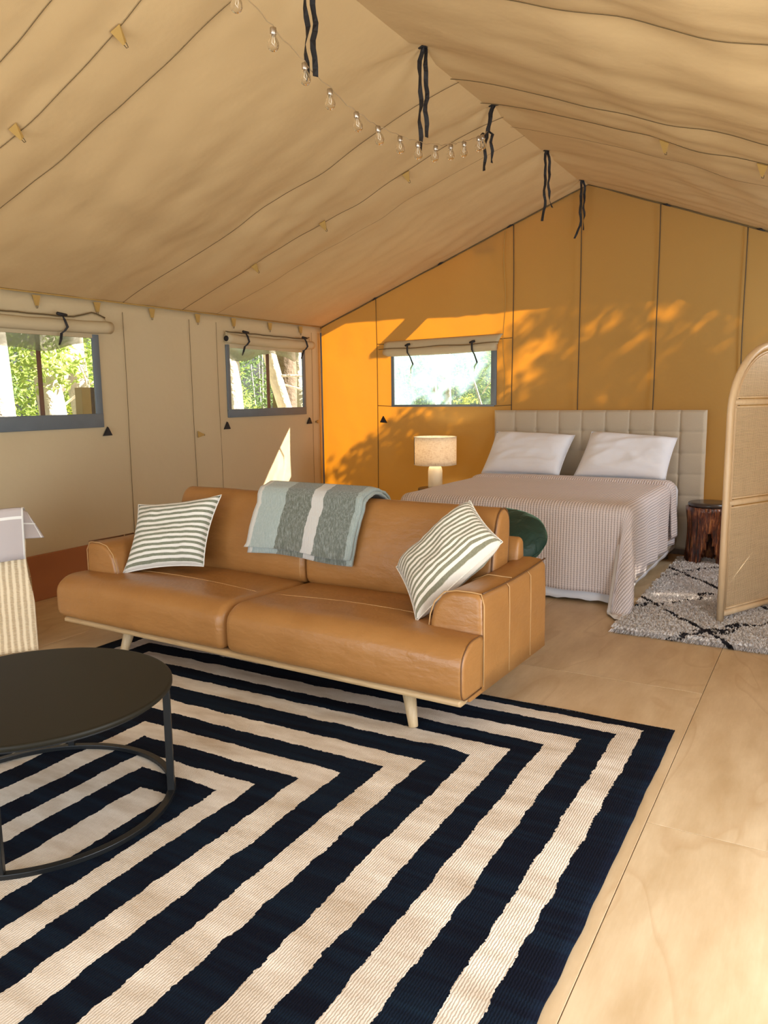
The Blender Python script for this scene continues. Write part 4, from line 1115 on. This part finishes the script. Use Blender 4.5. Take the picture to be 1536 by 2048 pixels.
tree('gum_tree', (-10.2, 13.7), (-10.2, 13.8, 5.2), .26, [((-10.2, 13.6, 5.0), (.8, .8, .6), 350)], 'darkbark', 'leaf2', 'thick grey tree trunk behind the leaning trunk in the middle window', seed=7)
tree('gum_tree', (-11.0, 15.4), (-11, 15.3, 5.2), .20, [((-11, 15.4, 5.0), (.8, .8, .6), 350)], 'bark', 'leaf', 'grey tree trunk at the right edge of the middle window', seed=8)
tree('thin_tree', (-5.35, 11.0), (-5.35, 11.0, 4.0), .035, [((-5.4, 11.0, 4.0), (.45, .4, .5), 200)], 'bark', 'leaf', 'thin pale trunk left of centre in the bed-side window', seed=9)
tree('thin_tree', (-5.56, 12.0), (-5.6, 12.0, 4.3), .05, [((-5.6, 12.0, 4.3), (.45, .4, .5), 200)], 'bark', 'leaf', 'slim pale trunk at the centre of the bed-side window', seed=10)
tree('thin_tree', (-4.20, 11.3), (-5.15, 11.5, 2.6), .022, [((-5.2, 11.5, 2.9), (.6, .6, .4), 250)], 'bark', 'leaf', 'thin diagonal sapling on the right of the bed-side window', seed=11, branches=(((-4.7, 11.35, 1.5), (-4.3, 11.3, 2.1), .012),))
def bush(x, y, z, r, n, lm_, label, size=.09, seed=1, group='bushes outside the tent'):
    t = empty('bush', (x, y, -.5), label=label, cat='bush', group=group)
    q = random.Random(seed)
    for k in range(5):
        a = q.uniform(0, 6.3); mesh('stem', *tube([(0, 0, 0), (cos(a)*r[0]*.25, sin(a)*r[1]*.25, (z+.5)*.6), (cos(a)*r[0]*.5, sin(a)*r[1]*.5, z+.5+r[2]*.5)], [.03, .02, .008], 6), MAT['bark'], t)
    V, F = leaves((0, 0, z+.5), r, int(n*1.6), size, seed); mesh('foliage', V, F, MAT[lm_], t, smooth=False, kind='stuff')
BU = [(-11.5, 6.6, 1.5, (1.2, 1.5, 1.9), 3800, 'leaf2', 'dark green bush behind the trunks on the left of the left window'), (-12.0, 9.2, 1.4, (1.2, 1.6, 1.9), 3800, 'leaf', 'mid green bush behind the forked trunk in the left window'),
      (-9.8, 8.35, .9, (.5, .45, .9), 1100, 'leaf3', 'bright yellow-green bush low beside the post in the left window'), (-11.5, 12.2, 1.5, (1.2, 1.5, 1.7), 3400, 'leaf', 'fine-leaved green bush at the left of the middle window'),
      (-13.0, 16.5, 1.6, (1.4, 2.2, 1.9), 3400, 'leaf2', 'dark green bush far behind the leaning trunk'), (-9.6, 11.35, 1.0, (.5, .5, .75), 800, 'leaf', 'pale feathery shrub low in the middle window'),
      (-5.9, 10.6, .85, (.35, .3, .75), 700, 'leaf3', 'yellow-green shrub low on the left of the bed-side window'), (-4.75, 10.8, .8, (.35, .3, .75), 700, 'leaf3', 'yellow-green shrub low on the right of the bed-side window'),
      (-8.2, 16.5, 1.4, (2.2, 1.3, 2.0), 3800, 'leaf2', 'blue-green thicket seen hazily on the left through the bed-side window'), (-5.0, 16.0, 1.3, (2.0, 1.2, 1.8), 3600, 'leaf', 'blue-green thicket seen hazily on the right through the bed-side window'),
      (-15, 11, 3.2, (1.5, 4.5, 2.2), 4800, 'leaf2', 'tall dark hedge of trees far beyond the left wall'), (-9.8, 20, 3.0, (4.0, 1.5, 2.4), 4200, 'leaf', 'tall tree screen far behind the back wall')]
for i, b_ in enumerate(BU): bush(*b_, size=.07 if b_[4] < 3000 else .115, seed=30+i)
# low shrub and tree close behind the back wall, shading its lower part
tree('shade_tree', (-.4, 10.0), (-.5, 9.8, 2.8), .06, [((-.6, 9.75, 2.2), (1.9, .45, 1.45), 4600), ((-.35, 9.7, 3.1), (1.25, .4, .85), 1700), ((1.8, 9.8, 1.9), (1.7, .4, 1.3), 2600)], 'bark', 'leaf2', 'low leafy shrub close behind the bedroom wall', lsize=.13, seed=70)
tree('shade_tree', (2.4, 10.3), (2.4, 10.1, 4.6), .09, [((2.4, 10.0, 4.3), (2.1, .5, 1.5), 1500)], 'bark', 'leaf2', 'slim leafy tree close behind the bedroom wall', lsize=.13, seed=80)
# tree east of the tent whose leaves dapple the back wall
tree('shade_tree', (5.0, 12.8), (4.9, 12.6, 5.2), .2, [((4.6, 12.0, 5.9), (1.5, .9, 1.9), 3600), ((6.6, 12.3, 5.9), (1.5, .9, 2.0), 3000), ((2.2, 11.8, 4.2), (1.5, .8, 1.5), 3200), ((4.8, 12.2, 3.8), (2.3, .8, 1.6), 5200), ((8.4, 12.6, 6.0), (1.4, .9, 2.0), 1800)], 'bark', 'leaf2', 'leafy tree behind the tent that dapples the back wall', lsize=.17, seed=50)
tree('shade_tree', (3.6, 8.8), (3.6, 8.6, 4.2), .12, [((3.4, 8.4, 3.6), (1.0, 1.0, .9), 650), ((4.2, 9.7, 4.2), (1.2, 1.0, 1.0), 600)], 'bark', 'leaf2', 'leafy tree to the right of the tent shading the side', lsize=.15, seed=60)
po = empty('wooden_post', (-6.5, 5.42, -.5), label='squared pine post outside the right end of the left window', cat='post')
mesh('post_shaft', *box(-.05, .05, -.055, .055, 0, 2.11), MAT['post'], po, smooth=False, bevel=.004)
mesh('post_brace', *box(-.06, .04, .056, .17, 0, 2.11), MAT['darkbark'], po, smooth=False, bevel=.004)
